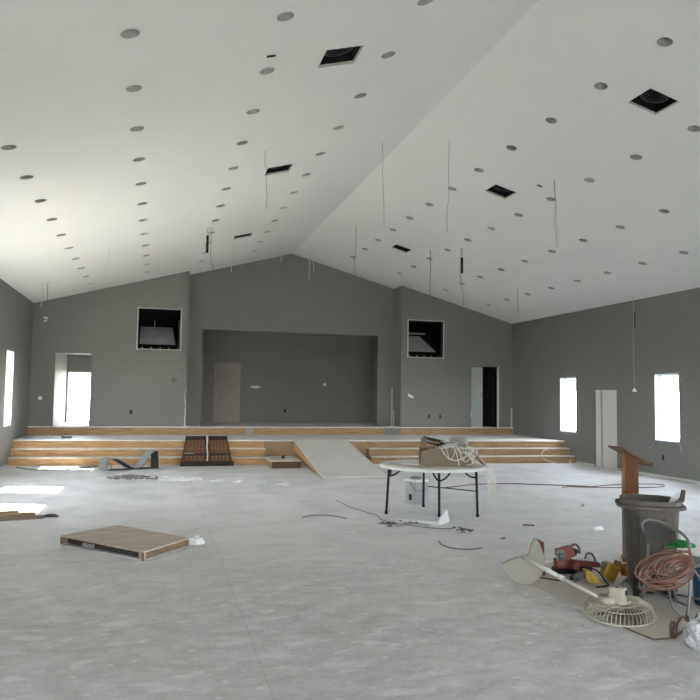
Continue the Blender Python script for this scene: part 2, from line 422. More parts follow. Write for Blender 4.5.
for nm, xa, xb in (('roof_left', XL - .45, XM), ('roof_right', XM, XR + .45)):  # unseen roof slabs, added to keep light from leaking through the ceiling
    za, zb_ = zc(xa) + .75, zc(xb) + .75
    struct(MB().hexa([(xa, YB - .5, za), (xb, YB - .5, zb_), (xb, 24.9, zb_), (xa, 24.9, za), (xa, YB - .5, za + .1), (xb, YB - .5, zb_ + .1), (xb, 24.9, zb_ + .1), (xa, 24.9, za + .1)]).build(nm, M_shingle if 'M_shingle' in globals() else M_dark))
struct(MB().box(.56, XR + .2, 24.46, 24.65, -.1, 7.0).build('wall_outer_back', M_wall))
# ------------------------------------------------------------------ recessed lights
ROWN = {-1.78: 'outermost row of the left ceiling slope', -.335: 'second row from the left wall', 1.10: 'third row from the left wall', 2.55: 'row left of the ridge',
        5.47: 'row right of the ridge', 6.92: 'third row from the right wall', 8.40: 'second row from the right wall', 9.83: 'outermost row of the right ceiling slope'}
ORDN = ['first', 'second', 'third', 'fourth', 'fifth', 'sixth', 'seventh', 'eighth', 'ninth', 'tenth', 'eleventh', 'twelfth', 'thirteenth']
FIRST = {-1.78: 2, -.335: 0, 1.10: 0, 2.55: 0, 5.47: 0, 6.92: 1, 8.40: 3, 9.83: 4}
proto = None
def mk_light():
    root = D.objects.new('recessed_light', None); COL.objects.link(root); ORG[root.name] = Vector((0, 0, 0))
    c = MB().lathe(Matrix(), [(RH + .0015, 0), (RH + .0015, .10), (RH * .9, .115)], 24, cap0=False)
    o = c.build('can', M_can, root, smooth=False)
    rim = MB().lathe(Matrix(), [(RH + .0015, -.001), (RH + .010, -.003), (RH + .012, -.0005)], 24, cap0=False, cap1=False)
    rim.build('rim', M_ceil, root, smooth=True)
    sk = MB().lathe(Matrix(), [(.028, .06), (.034, .115)], 12); so_ = sk.build('socket', M_black, root, smooth=True); so_.parent = o
    return root
for s, x, y, i in LIGHTS:
    k = i - FIRST[x]
    if k < 0 or k > 12: continue
    if proto is None: proto = mk_light(); o = proto
    else:
        o = proto.copy(); COL.objects.link(o)
        for ch in proto.children:
            c = ch.copy(); c.parent = o; COL.objects.link(c)
            for g in ch.children:
                e = g.copy(); e.parent = c; COL.objects.link(e)
    o.matrix_world = slope_frame(x, y)
    tag(o, 'round light hole, %s from camera in %s' % (ORDN[k], ROWN[x]), 'ceiling light', 'recessed light openings in the ceiling')

VL = ['nearest the camera on the left slope', 'middle one of the left slope, beside a hanging wire', 'farthest one of the left slope, near the stage',
      'nearest the camera on the right slope', 'middle one of the right slope', 'farthest one of the right slope, near the stage']
for n, (s, x, y) in enumerate(VENTS):
    M = slope_frame(x, y); h = .225
    v = thing('ceiling_vent', 'square black ceiling vent opening, ' + VL[n], 'ceiling vent', M.translation, 'square vent openings in the ceiling')
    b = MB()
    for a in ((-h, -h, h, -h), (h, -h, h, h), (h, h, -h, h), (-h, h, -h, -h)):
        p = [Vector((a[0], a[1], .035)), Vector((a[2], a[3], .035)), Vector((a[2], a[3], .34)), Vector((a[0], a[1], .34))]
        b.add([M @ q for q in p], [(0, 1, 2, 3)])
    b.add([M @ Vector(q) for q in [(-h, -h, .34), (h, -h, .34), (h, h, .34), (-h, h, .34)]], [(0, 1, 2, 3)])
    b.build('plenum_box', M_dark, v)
    e = MB()
    for a in ((-h, -h, h, -h), (h, -h, h, h), (h, h, -h, h), (-h, h, -h, -h)):
        p = [Vector((a[0], a[1], 0)), Vector((a[2], a[3], 0)), Vector((a[2], a[3], .035)), Vector((a[0], a[1], .035))]
        e.add([M @ q for q in p], [(0, 1, 2, 3)])
    e.build('drywall_edge', M_bead, v)
    d = MB()
    for q in range(5):
        d.tube([M @ Vector((.17 * math.cos(t * PI / 9), .17 * math.sin(t * PI / 9) , .10 + .045 * q)) for t in range(18)], .016, 6, closed=True)
    d.build('flexible_duct', M_duct, v, smooth=True)
for n, (s, x, y) in enumerate(EBOX):
    M = slope_frame(x, y); b = MB(); a, c = .05, .028
    for q in ((-a, -c, a, -c), (a, -c, a, c), (a, c, -a, c), (-a, c, -a, -c)):
        b.add([M @ Vector(p) for p in [(q[0], q[1], 0), (q[2], q[3], 0), (q[2], q[3], .05), (q[0], q[1], .05)]], [(0, 1, 2, 3)])
    b.add([M @ Vector(p) for p in [(-a, -c, .05), (a, -c, .05), (a, c, .05), (-a, c, .05)]], [(0, 1, 2, 3)])
    tag(b.build('ceiling_outlet_box', M_black, origin=M.translation), ['small dark rectangular slot in the left ceiling slope beside the nearest vent', 'small dark slot in the right ceiling slope beside the middle vent'][n], 'electrical box', 'small dark slots in the ceiling')

# ------------------------------------------------------------------ windows
def window(n, place, u0, u1, v0, v1, th=TH, bar=None, depth=.14):
    f = MB(); F = .045
    def bx(a, b, c, d, w0, w1): 
        q = [place(a, c, w0), place(b, c, w0), place(b, c, w1), place(a, c, w1), place(a, d, w0), place(b, d, w0), place(b, d, w1), place(a, d, w1)]
        return q
    for r in ((u0, u1, v0, v0 + F), (u0, u1, v1 - F, v1), (u0, u0 + F, v0 + F, v1 - F), (u1 - F, u1, v0 + F, v1 - F)):
        f.hexa(bx(r[0], r[1], r[2], r[3], depth, th))
    if bar: f.hexa(bx(u0 + F, u1 - F, bar - .02, bar + .02, depth + .005, th - .005))
    o = struct(f.build('window_%d' % n, M_white, origin=(0, 0, 0)))
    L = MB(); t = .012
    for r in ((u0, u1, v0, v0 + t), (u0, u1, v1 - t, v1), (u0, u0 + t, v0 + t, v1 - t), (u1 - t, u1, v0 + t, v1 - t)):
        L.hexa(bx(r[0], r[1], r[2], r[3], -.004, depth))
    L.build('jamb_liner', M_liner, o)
    g = MB(); g.hexa(bx(u0 + F, u1 - F, v0 + F, v1 - F, depth + .028, depth + .034)); g.build('pane', M_glass, o)
    return o
nw = 1
for w in WR: window(nw, pl_right, *w); nw += 1
for w in WL: window(nw, pl_left, *w); nw += 1
window(nw, pl_y(VB), -2.70, -1.60, UP, 2.42, .15, depth=.09); nw += 1
for r in RDR: window(nw, lambda u, v, w: (u, YB - w, v), *r); nw += 1

# ------------------------------------------------------------------ doors
d = struct(MB().hexa([(XR + .05, 15.58, .01), (XR + .09, 15.58, .01), (XR + .09, 16.25, .01), (XR + .05, 16.25, .01), (XR + .05, 15.58, 2.0), (XR + .09, 15.58, 2.0), (XR + .09, 16.25, 2.0), (XR + .05, 16.25, 2.0)]).build('door_1', M_doorw))
MB().box(XR + .02, XR + .10, 16.29, 16.49, 0, 2.02).build('door_side_panel', M_doorw, d)
MB().box(XR + .06, XR + .12, 16.25, 16.29, 0, 2.02).build('door_gap', M_grey, d)
MB().box(XR + .0, XR + .16, 15.57, 16.5, 2.0, 2.03).build('door_head', M_doorw, d)
MB().box(XR + .15, XR + .19, 15.5, 16.5, 0, 2.03).build('door_back_panel', M_doorw, d)
d = struct(MB().box(1.89, 2.75, NB - .01, NB + .035, UP + .01, UP + 2.01).build('door_2', M_doorb))
kn = MB().lathe(axisM((1.97, NB - .01, UP + 1.0), (0, -1, 0)), [(.028, 0), (.014, .012), (.014, .03), (.032, .045), (.034, .06), (.018, .072)], 14)
kn.build('door_knob', M_chrome, d, smooth=True)
d3 = struct(MB().box(9.89, 10.30, Y1 + .05, Y1 + .09, UP + .01, 2.78).build('lit_wall_panel', M_litwall))  # pale panel painted to pass for the lit wall behind the doorway
MB().box(10.235, 10.26, Y1 + .03, Y1 + .05, UP + 1.0, UP + 1.13).build('panel_latch', M_chrome, d3)
fr = MB().box(1.87, 1.89, NB - .014, NB + .1, UP, UP + 2.03).box(2.75, 2.77, NB - .014, NB + .1, UP, UP + 2.03).box(1.87, 2.77, NB - .014, NB + .1, UP + 2.01, UP + 2.03)
fr.build('door_frame', M_doorb, d)

# ------------------------------------------------------------------ wall details
bb = MB().box(XR - .012, XR, YB, 15.55, 0, .055).box(XR - .012, XR, 16.52, 17.35, 0, .055)
struct(bb.build('baseboard_right', M_bead))
bb = MB().box(XL, XL + .012, YB, 18.3, 0, .055); struct(bb.build('baseboard_left', M_bead))
# unpainted corner beads
t_ = MB().box(7.40, 7.435, Y2 - .012, Y2, UP, 2.05); struct(t_.build('trim_2', M_bead))
t_ = MB().box(7.30, 7.32, Y1 + .25, Y1 + .27, UP, 1.35); struct(t_.build('trim_3', M_bead))
t_ = MB().box(XR - .045, XR - .0, Y1 - .012, Y1, UP, 1.45); struct(t_.build('trim_4', M_bead))
t_ = MB()
t_.prism([(.80, Y1 - .008, UP), (.84, Y1 - .008, UP), (.842, Y1 - .008, 1.5), (.80, Y1 - .008, 1.7), (.842, Y1 - .008, 2.0), (.836, Y1 - .008, 2.0), (.79, Y1 - .008, 1.72), (.815, Y1 - .008, 1.4)], (0, .008, 0)); struct(t_.build('trim_5', M_bead))
# frames round the two high openings (torn drywall edges), with the attic behind
def high_opening(n, h, par):
    e = MB(); a = .035
    e.box(h[0] - a, h[0], Y1 - .006, Y1 + TH, h[2] - a, h[3] + a).box(h[1], h[1] + a, Y1 - .006, Y1 + TH, h[2] - a, h[3] + a)
    e.box(h[0], h[1], Y1 - .006, Y1 + .02, h[2] - .02, h[2] + .0).box(h[0], h[1], Y1 - .006, Y1 + TH, h[3], h[3] + a * .6)
    e.build('opening_edge', M_bead, par)
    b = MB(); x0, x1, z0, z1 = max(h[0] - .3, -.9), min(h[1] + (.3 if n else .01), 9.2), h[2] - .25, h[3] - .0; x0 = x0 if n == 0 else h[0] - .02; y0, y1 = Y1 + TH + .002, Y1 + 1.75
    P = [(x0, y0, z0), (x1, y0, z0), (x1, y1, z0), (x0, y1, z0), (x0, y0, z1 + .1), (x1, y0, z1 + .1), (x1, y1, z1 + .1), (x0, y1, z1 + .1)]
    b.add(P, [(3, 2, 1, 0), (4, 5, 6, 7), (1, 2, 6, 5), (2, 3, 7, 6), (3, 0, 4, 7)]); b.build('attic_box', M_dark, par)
    s = MB()
    if n == 0:
        s.hexa([(-.52, Y1 + .28, 3.20), (.50, Y1 + .28, 3.20), (.42, Y1 + .95, 3.75), (-.52, Y1 + .95, 3.75), (-.52, Y1 + .28, 3.22), (.50, Y1 + .28, 3.22), (.42, Y1 + .95, 3.77), (-.52, Y1 + .95, 3.77)])
        s.box(-.12, -.10, Y1 + .9, Y1 + .92, 3.7, 3.98)
    else:
        s.hexa([(7.55, Y1 + .28, 3.24), (8.74, Y1 + .28, 3.24), (8.42, Y1 + .95, 3.78), (7.55, Y1 + .95, 3.78), (7.55, Y1 + .28, 3.26), (8.74, Y1 + .28, 3.26), (8.42, Y1 + .95, 3.80), (7.55, Y1 + .95, 3.80)])
        s.box(7.75, 8.65, Y1 + 1.0, Y1 + 1.03, 3.86, 3.92)
    s.build('attic_panel', M_attic, par)
    r = MB()
    for k in range(5):
        xx = h[0] + .1 + k * .25; r.box(xx, xx + .05, Y1 + .22, Y1 + .24, h[2] + .02, h[2] + .07)
    r.build('attic_rail', M_wireg, par)
high_opening(0, LT, wall_fl); high_opening(1, RT, wall_fr)
# spackle patches, outlets and one painted light glint on the walls
def patch(par, face, pts, m=M_spack_glint, name='spackle_glint_patch'):
    mb = MB(); o = Vector({'y': (0, -.004, 0), 'x': (-.004, 0, 0)}[face])
    mb.prism([Vector(p) for p in pts], o); return mb.build(name, m, par)
def blob_y(cx, cz, rx, rz, Y, seed):
    rnd = random.Random(seed); return [(cx + rx * math.cos(t) * rnd.uniform(.75, 1.1), Y, cz + rz * math.sin(t) * rnd.uniform(.7, 1.1)) for t in [k * 2 * PI / 14 for k in range(14)]]
patch(wall_nb, 'y', blob_y(3.29, 2.04, .19, .045, NB, 1)); patch(wall_nb, 'y', blob_y(5.74, 2.17, .06, .06, NB, 2))
patch(wall_nb, 'y', blob_y(6.66, 1.32, .12, .13, NB, 3), mat('grey_patch', (.25, .25, .23), .8)); patch(wall_nb, 'y', blob_y(6.66, 1.30, .07, .05, NB, 5))
patch(wall_nb, 'y', [(4.29, NB, 1.17), (4.37, NB, 1.17), (4.37, NB, 1.29), (4.29, NB, 1.29)], M_black, 'outlet_box')
patch(wall_fl, 'y', blob_y(-3.09, 1.60, .06, .06, Y1, 4)); patch(wall_fl, 'y', blob_y(.48, 2.17, .09, .09, Y1, 6), mat('grey_patch2', (.15, .15, .14), .8))  # first blob is a painted light glint, second a grey patch
patch(wall_fl, 'y', [(-.72, Y1, 1.17), (-.64, Y1, 1.17), (-.64, Y1, 1.29), (-.72, Y1, 1.29)], M_black, 'outlet_box')
patch(wall_fr, 'y', [(7.68, Y1, 1.86), (7.72, Y1, 1.88), (7.86, Y1, 1.80), (7.90, Y1, 1.74), (7.84, Y1, 1.73), (7.70, Y1, 1.79)])
for xx in (8.41, 8.79): patch(wall_fr, 'y', [(xx - .035, Y1, 1.10), (xx + .035, Y1, 1.10), (xx + .035, Y1, 1.22), (xx - .035, Y1, 1.22)], M_black, 'outlet_box')
patch(wall_right, 'x', [(XR, 13.92, .40), (XR, 13.85, .40), (XR, 13.85, .52), (XR, 13.92, .52)], M_black, 'outlet_box')
patch(wall_right, 'x', [(XR, 14.14, .80), (XR, 14.20, .74), (XR, 14.42, .62), (XR, 14.36, .62)], mat('grey_smear', (.30, .30, .29), .8)); patch(wall_right, 'x', [(XR, 13.36, .80), (XR, 13.30, .80), (XR, 13.24, .62), (XR, 13.30, .62)], MATS['grey_smear'])
patch(wall_right, 'x', [(XR, 16.7, 2.62), (XR, 16.75, 2.65), (XR, 17.3, 2.52), (XR, 17.3, 2.49)], mat('grey_patch3', (.20, .20, .19), .8)); patch(wall_right, 'x', [(XR, 16.4, 2.64), (XR, 16.25, 2.68), (XR, 16.15, 2.62), (XR, 16.3, 2.58)], MATS['grey_patch3'])

# ------------------------------------------------------------------ stage
def yf(x): return 18.22 - .068 * x
stage = D.objects.new('stage', None); COL.objects.link(stage); ORG['stage'] = Vector((4, 18.2, 0)); stage.location = (4, 18.2, 0); struct(stage)
def strip(x0, x1, o0, o1, z0, z1):
    return [(x0, yf(x0) + o0, z0), (x1, yf(x1) + o0, z0), (x1, yf(x1) + o1, z0), (x0, yf(x0) + o1, z0), (x0, yf(x0) + o0, z1), (x1, yf(x1) + o0, z1), (x1, yf(x1) + o1, z1), (x0, yf(x0) + o1, z1)]
RI = .195; TD = .26
for (a, b, m) in ((XL + .002, 2.77, M_pine), (5.52, XR - .004, M_pine2)):
    for k in range(3):
        MB().hexa(strip(a, b, k * TD, k * TD + .03, k * RI, (k + 1) * RI - .025)).build('riser', m, stage)
        if k < 2: MB().hexa(strip(a, b, k * TD - .02, (k + 1) * TD + .0, (k + 1) * RI - .025, (k + 1) * RI)).build('tread', M_dust, stage)
    for e in ((a, a + .04), (b - .04, b)):
        c = MB()
        for k in range(3): c.hexa(strip(e[0], e[1], k * TD + .03, .56, k * RI, (k + 1) * RI - .025))
        c.build('stringer', M_pine2, stage)
MB().hexa(strip(2.77, 5.52, 2 * TD, 2 * TD + .03, 0, ST - .025)).build('riser', mat('brown_plywood', (.40, .27, .17), .7, var=.2, scale=3), stage)
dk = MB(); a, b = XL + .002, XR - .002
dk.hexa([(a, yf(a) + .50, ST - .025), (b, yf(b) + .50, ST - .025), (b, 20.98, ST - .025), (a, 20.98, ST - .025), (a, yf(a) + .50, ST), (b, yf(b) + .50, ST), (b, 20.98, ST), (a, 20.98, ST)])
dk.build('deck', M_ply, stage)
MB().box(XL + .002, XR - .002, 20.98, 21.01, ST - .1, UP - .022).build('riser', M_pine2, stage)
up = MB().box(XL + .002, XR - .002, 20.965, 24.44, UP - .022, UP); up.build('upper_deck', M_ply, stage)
# pale drips along the top of the upper riser, grey block at the right of the niche
MB().box(6.93, 7.42, 20.955, 20.98, ST, UP - .02).build('grey_patch_board', M_wall, stage)
MB().box(2.62, 2.80, 20.955, 20.98, ST, UP - .02).build('grey_patch_board', M_strip, stage)

# low step box between left steps and ramp
sb = thing('step_box', 'low dusty step box with dark brown front beside the ramp', 'step', (3.1, 17.7, 0))
MB().box(2.75, 3.46, 17.03, 17.06, 0, .165).build('front_board', M_brownstep, sb)
MB().box(2.72, 3.48, 17.0, 18.3, .165, .19).build('top_board', M_dust, sb)
MB().box(2.72, 2.75, 17.03, 18.3, 0, .165).build('side_board', M_pine2, sb)
tag(MB().crumple((3.12, 17.6, .215), .05, .05, .05, 4).build('scrap_rag', M_debris), 'small dark rag lump on the step box', 'rag')

# ramp
rp = thing('ramp', 'broad plywood ramp running from the stage down to the floor', 'ramp', (4.25, 16.5, 0))
ra0, ra1, yb, yt = 3.52, 4.98, 14.95, 18.50
sl = ST / (18.0 - yb)
rs = MB(); rs.hexa([(ra0, yb, .002), (ra1, yb, .002), (ra1, 18.38, ST - .002), (ra0, 18.38, ST - .002), (ra0, yb, .02), (ra1, yb, .02), (ra1, 18.38, ST + .02), (ra0, 18.38, ST + .02)])
rs.build('sheet', M_ramp, rp)
for x in (ra0 + .002, ra1 - .042):
    MB().hexa([(x, yb + .25, .004), (x + .04, yb + .25, .004), (x + .04, 18.33, ST - .26), (x, 18.33, ST - .26), (x, yb + .02, .004), (x + .04, yb + .02, .004), (x + .04, 18.33, ST - .012), (x, 18.33, ST - .012)]).build('stringer', M_pine, rp)

# ------------------------------------------------------------------ leaning slatted rack
pr = thing('slatted_panel', 'dark brown slatted wood panel with pale strap leaning on the stage steps', 'wood panel', (1.25, 17.8, 0))
def pp(u, t, o=0):  # u along width -1..1, t up 0..1 ; leaning plane
    w = .62 - .10 * t; return Vector((1.26 + .02 * t + u * w, 17.78 + .78 * t - o * .62, .02 + .64 * t + o * .78))
def bar(u0, u1, t0, t1, o0, o1):
    return [pp(u0, t0, o0), pp(u1, t0, o0), pp(u1, t1, o0), pp(u0, t1, o0), pp(u0, t0, o1), pp(u1, t0, o1), pp(u1, t1, o1), pp(u0, t1, o1)]
for (a, b) in ((-1, -.02), (.06, 1)):
    w = (b - a)
    MB().hexa(bar(a, b, .9, 1.0, -.02, .05)).build('top_rail', M_frame, pr)
    for k in range(6):
        u = a + .06 * w + k * .155 * w
        MB().hexa(bar(u, u + .13 * w, .06, .9, -.012, .012)).build('slat', M_walnut, pr)
    for u in (a, b - .045): MB().hexa(bar(u, u + .045, .05, .92, -.015, .045)).build('side_stile', M_frame, pr)
MB().hexa(bar(-1.04, 1.04, 0, .09, -.02, .06)).build('bottom_rail', M_frame, pr)
MB().hexa(bar(-1.01, 1.01, .34, .385, .012, .03)).build('middle_rail', M_frame, pr)
MB().hexa(bar(-1.01, -.55, .385, .40, .012, .034)).build('white_tape', M_spack_glint, pr)
MB().tube([pp(.0, .1, .06), pp(.03, .35, .055), pp(.0, .6, .05), pp(.04, .8, .05), pp(.02, 1.02, .07)], .018, 6, smooth=4).build('strap', M_spack_glint, pr)

# ------------------------------------------------------------------ bent strip
bs = thing('bent_flooring_strip', 'grey bent vinyl strip curling up at both ends beside the steps', 'scrap strip', (-.6, 17.2, 0))
BSP = [(-1.20, 17.2, .012), (-1.205, 17.22, .14), (-1.19, 17.24, .245), (-1.08, 17.26, .275), (-.96, 17.28, .26), (-.82, 17.3, .18), (-.66, 17.33, .07), (-.54, 17.36, .04), (-.42, 17.4, .09), (-.32, 17.44, .24), (-.22, 17.48, .38), (-.13, 17.5, .43), (-.08, 17.5, .40), (-.065, 17.5, .24), (-.06, 17.5, .03)]
MB().ribbon(BSP, (.17, -.17, 0), .016).build('strip', M_strip, bs)
MB().ribbon(BSP, (.17, -.17, 0), .010, .0135).build('dark_face', M_stripd, bs)
MB().ribbon([(-1.18, 17.06, .16), (-1.0, 17.1, .16), (-.92, 17.1, .02)], (.0, .2, 0), .012).build('inner_fold', M_strip, bs)
MB().ribbon([(-1.0, 17.0, .012), (-.5, 17.15, .012), (.1, 17.36, .02)], (.03, .25, 0), .018).build('flat_tail', M_stripd, bs)
# scraps
def scatter(name, m, label, cat, cx, cy, rx, ry, n, size, seed, zt=.02):
    rnd = random.Random(seed); mb = MB()
    for k in range(n):
        r = math.sqrt(rnd.random()); t = rnd.uniform(0, 2 * PI); s = size * rnd.uniform(.4, 1.3)
        mb.obox(T(cx + rx * r * math.cos(t), cy + ry * r * math.sin(t), .004 + s * .1 + zt * rnd.random() * (1 - r), rnd.uniform(0, PI), rnd.uniform(-.5, .5) if zt > .005 else 0, 0), s * rnd.uniform(.6, 1.4), s * .35, s * .1)
    o = mb.build(name, m); return tag(o, label, cat, kind='stuff')
scatter('debris_heap', M_shav, 'heap of dark shredded scraps on the floor before the bent strip', 'debris', -.50, 15.65, .42, .42, 240, .035, 1, .035)
scatter('debris_under_table', M_debris, 'dark loose screws and scraps scattered below the round table', 'debris', 3.32, 9.45, .30, .22, 42, .026, 2, .015)
scatter('debris_by_leg', M_debris, 'few dark chips on the floor right of the white scrap', 'debris', 4.0, 8.85, .12, .2, 14, .035, 3, .015)
scatter('debris_specks', M_debris, 'tiny dark specks dotted over the open floor', 'debris', 2.6, 6.6, 2.3, 1.8, 16, .010, 4, .0)
SCR = [(.22, 14.95, .13, 'nearest the debris heap'), (.50, 14.85, .10, 'second from the debris heap'), (.78, 14.85, .15, 'below the slatted panel'), (1.22, 14.5, .10, 'below the right side of the slatted panel'), (1.62, 14.35, .07, 'smallest of its line'), (2.05, 14.15, .10, 'second from the ramp end of its line'), (2.42, 13.75, .12, 'last in its line towards the ramp')]
for k, (x, y, r, L_) in enumerate(SCR):
    tag(MB().crumple((x, y, .028), r, r * .7, .055 if k < 3 else .03, 20 + k, .9, 3.2).build('plastic_scrap', M_film), 'white crumpled plastic scrap on the floor, ' + L_, 'plastic scrap', 'white plastic scraps before the steps')
tag(MB().crumple((.06, 15.2, .03), .03, .03, .04, 9).build('wood_chip', M_pine2), 'small brown chip on the floor right of the debris heap', 'wood chip')
tag(MB().prism([(-.15, 15.25, .004), (.15, 15.17, .004), (.16, 15.21, .004), (-.14, 15.3, .004)], (0, 0, .018)).build('thin_stick', M_wireg), 'thin dark stick lying beside the debris heap', 'stick')
tag(MB().lathe(T(-2.2, 19.6, ST), [(.12, 0), (.13, .03), (.12, .06), (.04, .065)], 16).build('cable_reel', M_grey), 'small flat grey reel on the stage deck by the left wall', 'reel')
tag(MB().hexa([(9.3, 18.75, ST), (11.1, 18.55, ST), (11.2, 18.9, ST), (9.5, 19.1, ST), (9.3, 18.75, ST + .02), (11.1, 18.55, ST + .02), (11.2, 18.9, ST + .02), (9.5, 19.1, ST + .02)]).build('drywall_offcut', M_sheet), 'flat pale board offcut on the right end of the stage', 'board')

# ------------------------------------------------------------------ flat brown box
fb = thing('flat_panel_box', 'flat worn brown board case with open dark front edge on the floor', 'flat box', (-.3, 8.75, 0))
A_, B_, C_, D_ = Vector((-1.02, 8.86, 0)), Vector((-.07, 7.88, 0)), Vector((.42, 8.52, 0)), Vector((-.42, 9.50, 0))
def quadz(z0, z1, sh=0.0):
    c = (A_ + B_ + C_ + D_) / 4; q = [p + (c - p) * sh for p in (A_, B_, C_, D_)]
    return [(p.x, p.y, z0) for p in q] + [(p.x, p.y, z1) for p in q]
MB().hexa(quadz(.0, .018, 0)).build('bottom_sheet', mat('grey_board_layer', (.62, .62, .61), .7, var=.15), fb)
tp = MB(); q = quadz(.085, .105, 0); q[0] = (q[0][0], q[0][1], .105); q[4] = (q[4][0], q[4][1], .122); tp.hexa(q).build('top_board', M_boxtop, fb)
def edge(P, Q, z0, z1, th):
    n = (Q - P).cross(Vector((0, 0, 1))).normalized() * -th
    return [(P.x, P.y, z0), (Q.x, Q.y, z0), (Q.x + n.x, Q.y + n.y, z0), (P.x + n.x, P.y + n.y, z0), (P.x, P.y, z1), (Q.x, Q.y, z1), (Q.x + n.x, Q.y + n.y, z1), (P.x + n.x, P.y + n.y, z1)]
MB().hexa(edge(B_, C_, .0, .088, .03)).build('end_edge', M_boxside, fb)
MB().hexa(edge(C_, D_, .02, .088, .03)).build('far_edge', M_boxside, fb)
MB().hexa(edge(D_, A_, .02, .1, .03)).build('left_edge', M_boxside, fb)
ab = (B_ - A_); MB().hexa(edge(A_ + ab * .02 + Vector((.06, .06, 0)), B_ + Vector((-.02, .09, 0)), .022, .084, .02)).build('inner_core', M_cardin, fb)
MB().hexa(edge(A_ + ab * .94, B_, .018, .088, .02)).build('corner_fold', M_pink, fb)
MB().hexa(edge(A_ + ab * .28, A_ + ab * .42, .03, .08, .015)).build('inner_flap', M_strip, fb)
tag(MB().crumple((.50, 8.62, .04), .10, .08, .055, 31, .4, 2.5).build('plastic_wrap_scrap', M_film), 'crumpled clear plastic at the right corner of the flat brown case', 'plastic scrap')
# planks at left edge
for k, (p, q, L_) in enumerate([((-2.9, 10.45), (-1.46, 10.78), 'front one of the three by the left wall'), ((-2.9, 10.66), (-1.60, 10.92), 'middle one of the three by the left wall'), ((-2.9, 10.98), (-1.86, 11.20), 'back one of the three, shortest, by the left wall')]):
    P = Vector((*p, 0)); Q = Vector((*q, 0)); tag(MB().hexa(edge(P, Q, .0, (.03, .06, .045)[k], .14)).build('plank', M_pine2 if k else M_card), 'long thin plank on the floor, ' + L_, 'plank', 'planks by the left wall')
tag(MB().crumple((-1.38, 10.86, .02), .09, .03, .03, 12).build('dark_chip', M_debris), 'dark splinter at the tip of the planks', 'wood chip')

# ------------------------------------------------------------------ round folding table
tb = thing('folding_table', 'round white folding table with black legs holding the cable box', 'table', (4.18, 10.27, 0))
tc_ = (4.18, 10.24); R_ = .835
MB().lathe(T(tc_[0], tc_[1], 0), [(R_ - .03, .695), (R_, .70), (R_ + .005, .735), (R_ - .015, .748), (R_ - .04, .75)], 56).build('tabletop', M_table, tb, smooth=False)
legs = [((3.42, 10.28), (3.46, 10.28)), ((4.23, 10.81), (4.22, 10.78)), ((4.12, 9.88), (4.12, 9.90)), ((4.69, 9.77), (4.68, 9.80))]
for (fx, fy), (tx, ty) in legs:
  lg = MB().tube([(fx, fy, .0), (tx, ty, .70)], .019, 10).build('leg', M_black, tb, smooth=True)
  MB().lathe(T(fx, fy, 0), [(.024, 0), (.024, .04), (.019, .045)], 12).build('leg_cap', M_rub, tb).parent = lg
def brace(p, q, b):
    o = MB().tube([p, ((p[0] + q[0]) / 2, (p[1] + q[1]) / 2, b), q], .013, 8, smooth=4); o.build('brace', M_black, tb, smooth=True)
brace((3.46, 10.28, .57), (3.66, 10.24, .69), .60); brace((3.46, 10.28, .57), (3.44, 10.12, .69), .585)
brace((4.12, 9.90, .52), (4.35, 9.92, .69), .57); brace((4.12, 9.90, .52), (4.02, 9.96, .69), .585)
brace((4.68, 9.80, .58), (4.48, 9.84, .69), .60); brace((4.68, 9.80, .58), (4.74, 9.9, .69), .62)
MB().tube([(3.44, 10.28, .672), (4.22, 10.78, .672)], .012, 8).tube([(4.12, 9.9, .672), (4.68, 9.8, .672)], .012, 8).build('leg_crossbar', M_black, tb, smooth=True)
Z0 = .751
# cardboard box on the table
bx = thing('cardboard_box', 'tan cardboard box with open flaps heaped with cables on the round table', 'box', (4.27, 10.0, Z0))
def bp(u, v, z): # u along front, v depth
    return Vector((3.93 + u * .68 - v * .0, 9.86 - u * .06 + v * .38, Z0 + z))
def bbx(u0, u1, v0, v1, z0, z1): return [bp(u0, v0, z0), bp(u1, v0, z0), bp(u1, v1, z0), bp(u0, v1, z0), bp(u0, v0, z1), bp(u1, v0, z1), bp(u1, v1, z1), bp(u0, v1, z1)]
MB().hexa(bbx(0, 1, 0, 1, 0, .012)).build('bottom', M_card, bx)
MB().add([bp(.02, 0, 0), bp(.97, 0, .0), bp(1.02, 0, .12), bp(1.0, 0, .245), bp(.5, -.03, .262), bp(0, 0, .262), bp(-.03, 0, .12), bp(.02, .04, 0), bp(.97, .04, .0), bp(1.02, .04, .12), bp(1.0, .04, .245), bp(.5, .01, .262), bp(0, .04, .262), bp(-.03, .04, .12)],
         [tuple(range(7))[::-1], tuple(range(7, 14))] + [(i, (i + 1) % 7, 7 + (i + 1) % 7, 7 + i) for i in range(7)]).build('front_panel', M_card, bx)
MB().hexa(bbx(0, 1, .96, 1, .012, .26)).build('back_panel', M_card, bx)
MB().hexa(bbx(.03, .05, .04, .96, .012, .25)).build('left_panel', M_cardin, bx)
MB().hexa(bbx(.95, .97, .04, .96, .012, .22)).build('right_panel', M_cardin, bx)
MB().hexa([bp(-.16, .1, .02), bp(-.03, .0, .01), bp(-.01, .0, .01), bp(-.14, .12, .02), bp(-.13, .1, .22), bp(-.02, .0, .25), bp(0, .0, .25), bp(-.11, .12, .22)]).build('left_flap', M_card, bx)
MB().hexa([bp(.03, .5, .25), bp(.06, .5, .25), bp(.06, 1, .25), bp(.03, 1, .25), bp(.04, .5, .40), bp(.07, .5, .40), bp(.07, 1, .40), bp(.04, 1, .40)]).build('top_flap', M_card, bx)
tr = thing('black_tray', 'black shallow tray tilted in the top of the cardboard box', 'tray', bp(.25, .5, .27))
MB().hexa([bp(.08, .35, .33), bp(.42, .35, .26), bp(.42, .85, .29), bp(.08, .85, .36), bp(.08, .35, .345), bp(.42, .35, .275), bp(.42, .85, .305), bp(.08, .85, .375)]).build('tray_floor', M_black, tr)
